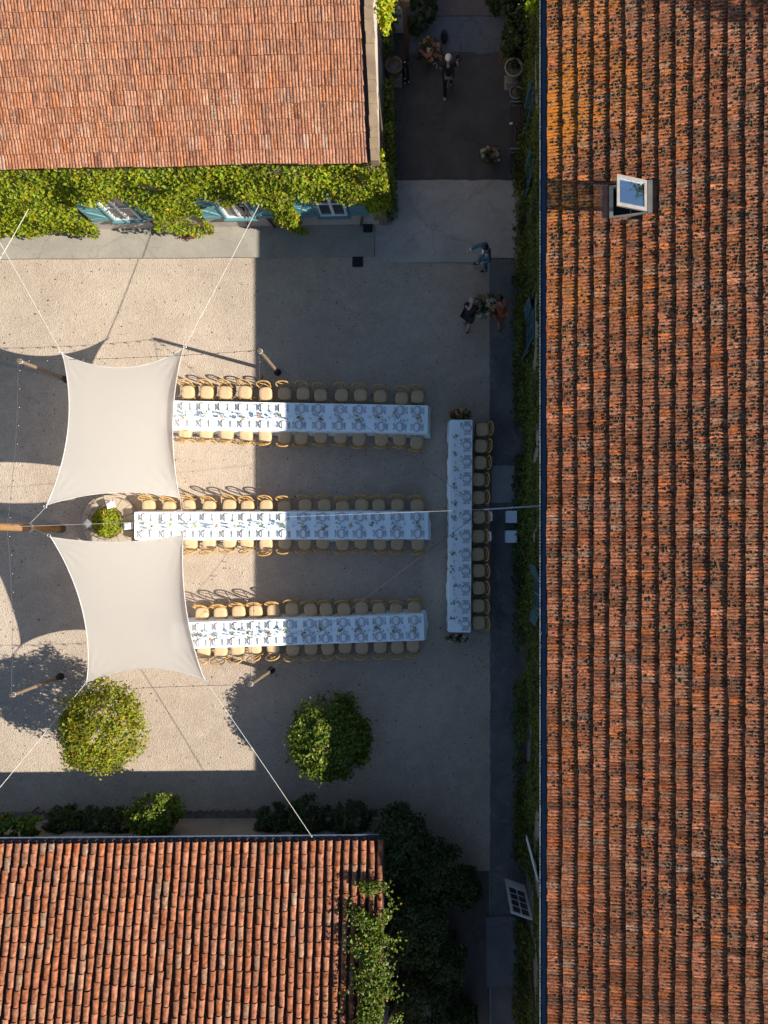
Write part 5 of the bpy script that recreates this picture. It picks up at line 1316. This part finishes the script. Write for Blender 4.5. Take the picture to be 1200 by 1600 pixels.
def arrangement(c, r, n_fl, label, tones, base_z, n_leaf=420, vase=None, hang=0.0):
    o = thing('flower_arrangement', label, 'flowers', (c.x, c.y, base_z), 0, 'large flower arrangements')
    d = unit(RNG.normal(0, 1, (n_leaf, 3))); d[:, 2] = np.abs(d[:, 2]) - hang
    P = np.array(c) + d * np.array(r) * RNG.uniform(.35, 1.15, (n_leaf, 1)); P[:, 2] = np.maximum(P[:, 2], base_z + .02)
    link('foliage', leaf_mesh('foliage', P, d + [0, 0, .3], .11, leaf_tint(n_leaf, .6, 1.4, .06), M['shrub'], world_loc(o), .4, .6), o)
    for k in range(n_fl):
        q = Vector(unit(RNG.normal(0, 1, (1, 3)))[0]); q.z = abs(q.z) * .9 + .2 - hang; q.normalize()
        ctr = np.array(c) + np.array(q) * np.array(r) * rnd(.75, 1.0); ctr[2] = max(ctr[2], base_z + .05)
        m_ = 22; e = unit(RNG.normal(0, 1, (m_, 3)) + np.array(q) * .8); s = rnd(.045, .075); tone = np.array(random.choice(tones))
        link('blossom', leaf_mesh('blossom', ctr + e * s * .7, e, s * 1.5, np.tile(tone, (m_, 1)) * RNG.uniform(.75, 1.15, (m_, 1)), M['petal'], world_loc(o), .95, .3), o)
    if vase:
        mb = MB(); mb.lathe((c.x, c.y, base_z), [(vase * .6, 0), (vase, c.z - base_z - .1), (vase * .9, c.z - base_z)], 12); mb.build('bowl', M['terracotta'], o, True)
    return o
PK = [(.62, .30, .20), (.70, .40, .28), (.55, .20, .13), (.72, .55, .42)]; WT = [(.75, .66, .52), (.70, .52, .40), (.62, .35, .22), (.60, .62, .45)]
arrangement(W(671, 84, .45), (.40, .42, .40), 26, 'big arrangement of peach flowers standing on the passage near the waitress', PK, .006, 460, .16)
q = W(681, 103, .05); mb = MB(); mb.tube(smooth_path([(q.x - .1, q.y + .06, .03), (q.x - .02, q.y + .1, .05), (q.x + .03, q.y + .02, .03), (q.x + .02, q.y - .08, .02)], 5), .016, 5); tag(mb.local('ribbon', M['shirt']), 'loose white ribbon on the ground below the big peach arrangement', 'ribbon')
arrangement(W(767, 243, .35), (.34, .28, .30), 18, 'flower arrangement on the ground at the lower end of the bench', WT, .006, 320, .14)
arrangement(W(757, 479, .95), (.48, .36, .32), 30, 'large arrangement of pale roses carried between two people', WT, .62, 560, .15)
arrangement(W(719, 648, .45), (.34, .15, .35), 16, 'orange flower arrangement at the top end of the upright side table', [(.62, .22, .10), (.70, .33, .18), (.5, .55, .25)], .006, 260, .12)
arrangement(W(714, 996, .40), (.34, .14, .30), 16, 'pale flower arrangement at the bottom end of the upright side table', WT, .006, 260, .12)

# fallen leaves on the gravel
n = 220; x = RNG.uniform(-15.5, 2.0, n); y = RNG.uniform(-10, 8.5, n); P = np.stack([x, y, RNG.uniform(.006, .02, n)], 1)
o = link('fallen_leaves', leaf_mesh('fallen_leaves', P, np.tile([0, 0, 1.], (n, 1)), .06, leaf_tint(n, .4, 1.3), M['litter'], (0, 0, 0), .6, .35)); tag(o, kind='stuff')

# ------------------------------------------------------------------ people
def skin_obj(name, verts, edges, radii, mat, parent, root=0, sub=2):
    bm = bmesh.new(); lay = bm.verts.layers.skin.verify(); vv = []
    off = world_loc(parent)
    for p, r in zip(verts, radii):
        v_ = bm.verts.new(Vector(p) - off); v_[lay].radius = (r, r); vv.append(v_)
    vv[root][lay].use_root = True
    for a, b in edges: bm.edges.new((vv[a], vv[b]))
    me = bpy.data.meshes.new(name); bm.to_mesh(me); bm.free(); me.materials.append(mat)
    o = link(name, me, parent); s = o.modifiers.new('skin', 'SKIN'); s.use_smooth_shade = True; s.branch_smoothing = .6
    d = o.modifiers.new('subdiv', 'SUBSURF'); d.levels = 1; d.render_levels = sub
    return o
def person(label, base, face, J, clothes, skin='skin', hair='darkhair', shoes='black', hair_r=1.0, bun=False, sleeves=True, dress=False):
    """J: joints in the person's own frame (x right, y forward, z up), placed at base facing angle face"""
    b = Vector((base.x, base.y, J.get('ground', .006))); co, si = math.cos(face - math.pi / 2), math.sin(face - math.pi / 2)
    def w(p): return Vector((b.x + p[0] * co - p[1] * si, b.y + p[0] * si + p[1] * co, b.z + p[2]))
    o = thing('person', label, 'person', b)
    P = {k: w(v) for k, v in J.items() if k != 'ground'}
    verts = []; rad = []; idx = {}; edges = []
    def add(k, p, r, par=None):
        idx[k] = len(verts); verts.append(p); rad.append(r)
        if par is not None: edges.append((idx[par], idx[k]))
    add('pelvis', P['pelvis'], .115); add('waist', P['pelvis'].lerp(P['chest'], .5), .105, 'pelvis'); add('chest', P['chest'], .125, 'waist')
    add('neck', P['neck'], .055, 'chest'); add('jaw', P['head'] - (P['head'] - P['neck']).normalized() * .07, .068, 'neck'); add('head', P['head'], .094, 'jaw'); add('crown', P['head'] + (P['head'] - P['neck']).normalized() * .085, .07, 'head')
    fwd = w((0, 1, 0)) - w((0, 0, 0)); 
    for s in ('l', 'r'):
        add('sh' + s, P['sh' + s], .062, 'chest'); add('el' + s, P['el' + s], .042, 'sh' + s); add('wr' + s, P['wr' + s], .030, 'el' + s)
        d = (P['wr' + s] - P['el' + s]).normalized(); palm = P['wr' + s] + d * .07; add('pm' + s, palm, .030, 'wr' + s)
        sidev = d.cross(Vector((0, 0, 1))); sidev = sidev.normalized() if sidev.length > .1 else Vector((1, 0, 0))
        for f in range(4):
            a_ = palm + d * .045 + sidev * (.024 - .016 * f); add(f'f{f}{s}', a_, .0105, 'pm' + s); add(f'g{f}{s}', a_ + d * (.035 - .006 * abs(f - 1.4)) - Vector((0, 0, .016)), .0085, f'f{f}{s}')
        tb = palm - d * .03 + sidev * .042; add('t0' + s, tb, .012, 'pm' + s); add('t1' + s, tb + d * .045 + sidev * .012, .009, 't0' + s)
        add('hip' + s, P['hip' + s], .088, 'pelvis'); add('kn' + s, P['kn' + s], .058, 'hip' + s); add('an' + s, P['an' + s], .040, 'kn' + s)
        td = P['to' + s] - P['an' + s]; add('to' + s, P['to' + s], .034, 'an' + s)
    skin_obj('body', verts, edges, rad, M[skin], o)
    # face
    hd = P['head']; u_ = (P['head'] - P['neck']).normalized(); f_ = (fwd - u_ * fwd.dot(u_)).normalized(); s_ = f_.cross(u_)
    mb = MB(); mb.blob(hd + f_ * .098 - u_ * .02, (.015, .015, .022), 6, 4); mb.build('nose', M[skin], o, True)
    for k in (-1, 1):
        mb = MB(); mb.blob(hd + f_ * .088 + u_ * .012 + s_ * .034 * k, .011, 6, 4); mb.build('eye', M['black'], o)
        mb = MB(); mb.blob(hd + s_ * .094 * k - u_ * .005, (.014, .018, .028), 6, 4); mb.build('ear', M[skin], o)
    mb = MB(); mb.blob(hd + f_ * .085 - u_ * .058, (.022, .012, .006), 6, 4); mb.build('mouth', M['rust'], o)
    mb = MB(); mb.blob(hd + u_ * .025 - f_ * .018, (.108 * hair_r, .112 * hair_r, .112 * hair_r), 14, 9, .02)
    if bun: mb.blob(hd - f_ * .11 + u_ * .05, .05, 8, 6, .05)
    mb.build('hair', M[hair], o, True)
    # clothes
    top, leg = clothes
    tv = [P['pelvis'].lerp(P['chest'], -.05), P['pelvis'].lerp(P['chest'], .5), P['chest'], P['chest'].lerp(P['neck'], .75), P['shl'], P['ell'], P['wrl'], P['shr'], P['elr'], P['wrr']]
    te = [(0, 1), (1, 2), (2, 3), (2, 4), (4, 5), (2, 7), (7, 8)]; tr = [.15, .135, .15, .07, .085, .06, .045, .085, .06, .045]
    if sleeves: te += [(5, 6), (8, 9)]
    else:
        tv[5] = P['shl'].lerp(P['ell'], .55); tv[8] = P['shr'].lerp(P['elr'], .55); tv = tv[:6] + tv[7:9]; tr = tr[:6] + tr[7:9]; te = [(0, 1), (1, 2), (2, 3), (2, 4), (4, 5), (2, 6), (6, 7)]
    skin_obj('top', tv, te, tr, M[top], o)
    lv = [P['pelvis'] + Vector((0, 0, .03)), P['hipl'], P['knl'], P['anl'] + Vector((0, 0, .03)), P['hipr'], P['knr'], P['anr'] + Vector((0, 0, .03))]
    lr = [.14, .112, .078, .062, .112, .078, .062]
    if dress:
        lr = [.15, .15, .13, .06, .15, .13, .06]; lv[3] = P['knl'].lerp(P['anl'], .25); lv[6] = P['knr'].lerp(P['anr'], .25); lr[3] = lr[6] = .12
    skin_obj('skirt' if dress else 'trousers', lv, [(0, 1), (1, 2), (2, 3), (0, 4), (4, 5), (5, 6)], lr, M[leg], o)
    for s in ('l', 'r'):
        a_, t_ = P['an' + s], P['to' + s]; d = t_ - a_; d.z = 0; d.normalize(); mb = MB()
        mb.tube([t_ - d * .16 + Vector((0, 0, .012)), t_ - d * .10 + Vector((0, 0, .022)), t_ + Vector((0, 0, .008)), t_ + d * .055], [.036, .046, .043, .02], 8); mb.build('shoe', M[shoes], o, True)
    return o, P, w
STAND = dict(pelvis=(0, 0, .93), chest=(0, .02, 1.28), neck=(0, .03, 1.47), head=(0, .06, 1.62), shl=(-.18, .02, 1.40), shr=(.18, .02, 1.40), hipl=(-.09, 0, .90), hipr=(.09, 0, .90))
# waitress walking away up the passage
J = dict(STAND, ell=(-.24, .05, 1.13), wrl=(-.20, .22, .98), elr=(.27, .08, 1.14), wrr=(.30, .30, 1.08), knl=(-.10, .02, .49), anl=(-.12, -.26, .10), tol=(-.12, -.13, .035), knr=(.10, .16, .50), anr=(.10, .22, .09), tor=(.10, .36, .035))
o, P, w = person('woman in black with pale hair and grey apron walking up the shaded passage', W(700, 144, 0), math.pi / 2 + .05, J, ('blackcloth', 'blackcloth'), hair='whitecap', shoes='whitecap', sleeves=False, bun=True)
mb = MB(); mb.tube([w((.155 * math.sin(t), .14 * math.cos(t), .97)) for t in np.linspace(0, 2 * math.pi, 15)], .022, 5, False)
for dx in (-.03, .03): mb.tube([w((0, -.16, .97)), w((dx, -.185, .75)), w((dx * 1.6, -.17, .52))], [.018, .016, .014], 5)
for dx in (-1, 1): mb.tube(smooth_path([w((0, -.16, .97)), w((.10 * dx, -.18, 1.02)), w((.11 * dx, -.18, .93)), w((0, -.165, .96))], 4), .013, 5)
fp = [w((x, y, z)) for y, z in ((.165, .97), (.17, .75), (.19, .50)) for x in (-.15, -.05, .05, .15)]
mb.add(fp, [(r * 4 + c_, r * 4 + c_ + 1, (r + 1) * 4 + c_ + 1, (r + 1) * 4 + c_) for r in range(2) for c_ in range(3)]); mb.build('apron', M['apron'], o)
h = P['wrr'] + Vector((.05, .08, 0)); q = thing('dustpan', 'dark pan with a thin handle held by the woman in black', 'pan', h)
mb = MB(); mb.lathe(h, [(.07, -.02), (.10, 0), (.105, .04), (.095, .04), (.09, .005), (.02, 0)], 12); mb.build('pan', M['black'], q, True)
mb = MB(); mb.tube([h + Vector((.02, .08, .03)), h + Vector((.05, .42, .12))], .010, 5); mb.build('handle', M['black'], q)
# man in the blue suit, stepping left with an arm out
J = dict(STAND, pelvis=(0, 0, .92), chest=(0, .03, 1.28), head=(0, .11, 1.64), neck=(0, .06, 1.48), ell=(-.26, -.04, 1.14), wrl=(-.23, .14, .98), elr=(.20, .30, 1.28), wrr=(.13, .52, 1.22), knl=(-.09, .05, .48), anl=(-.10, -.05, .09), tol=(-.10, .09, .035), knr=(.09, .16, .50), anr=(.10, .20, .10), tor=(.10, .34, .04), hipl=(-.09, 0, .89), hipr=(.09, 0, .89))
J.update(anl=(-.16, .00, .09), tol=(-.17, .13, .035), ground=.062)
o, P, w = person('man in a teal-blue suit and white shirt stepping left with one arm out', W(758, 417, 0), math.pi + .12, J, ('suit', 'suit'), hair='darkhair')
mb = MB(); fp = [w((x * s_, .165 + dy, z)) for z, s_, dy in ((1.02, .03, 0), (1.2, .06, .02), (1.38, .085, -.01), (1.45, .05, -.03)) for x in (-1, 0, 1)]
mb.add(fp, [(r * 3 + c_, r * 3 + c_ + 1, (r + 1) * 3 + c_ + 1, (r + 1) * 3 + c_) for r in range(3) for c_ in range(2)]); mb.build('shirt_front', M['shirt'], o)
mb = MB(); d = (P['wrr'] - P['elr']).normalized(); mb.tube([P['wrr'] - d * .03, P['wrr'] + d * .015], .050, 8); mb.build('cuff', M['shirt'], o)
# two people carrying the big arrangement
J = dict(STAND, pelvis=(0, -.05, .90), chest=(0, .09, 1.22), neck=(0, .17, 1.38), head=(0, .24, 1.52), shl=(-.18, .11, 1.33), shr=(.18, .11, 1.33), ell=(-.15, .25, 1.12), wrl=(.02, .42, .95), elr=(.27, .22, 1.08), wrr=(.36, .36, .92), hipl=(-.09, -.05, .87), hipr=(.09, -.05, .87),
         knl=(-.09, .06, .47), anl=(-.09, -.10, .09), tol=(-.09, .04, .035), knr=(.09, -.04, .47), anr=(.09, -.34, .11), tor=(.09, -.22, .035))
person('fair-haired person in a dark top carrying the left side of the flower arrangement', W(731, 503, 0), math.pi / 2 - .35, J, ('blackcloth', 'blackcloth'), hair='blond', sleeves=False, dress=True)
J2 = {k: (-v[0], v[1], v[2]) if k != 'ground' else v for k, v in J.items()}
sw = lambda k: k[:-1] + ('r' if k[-1] == 'l' else 'l') if k[:-1] in ('sh', 'el', 'wr', 'hip', 'kn', 'an', 'to') else k
J2 = {sw(k): v for k, v in J2.items()}
person('dark-haired person in a rust dress carrying the right side of the flower arrangement', W(779, 500, 0), math.pi / 2 + .35, J2, ('rust', 'rust'), skin='skin_dark', hair='darkhair', sleeves=False, dress=True)
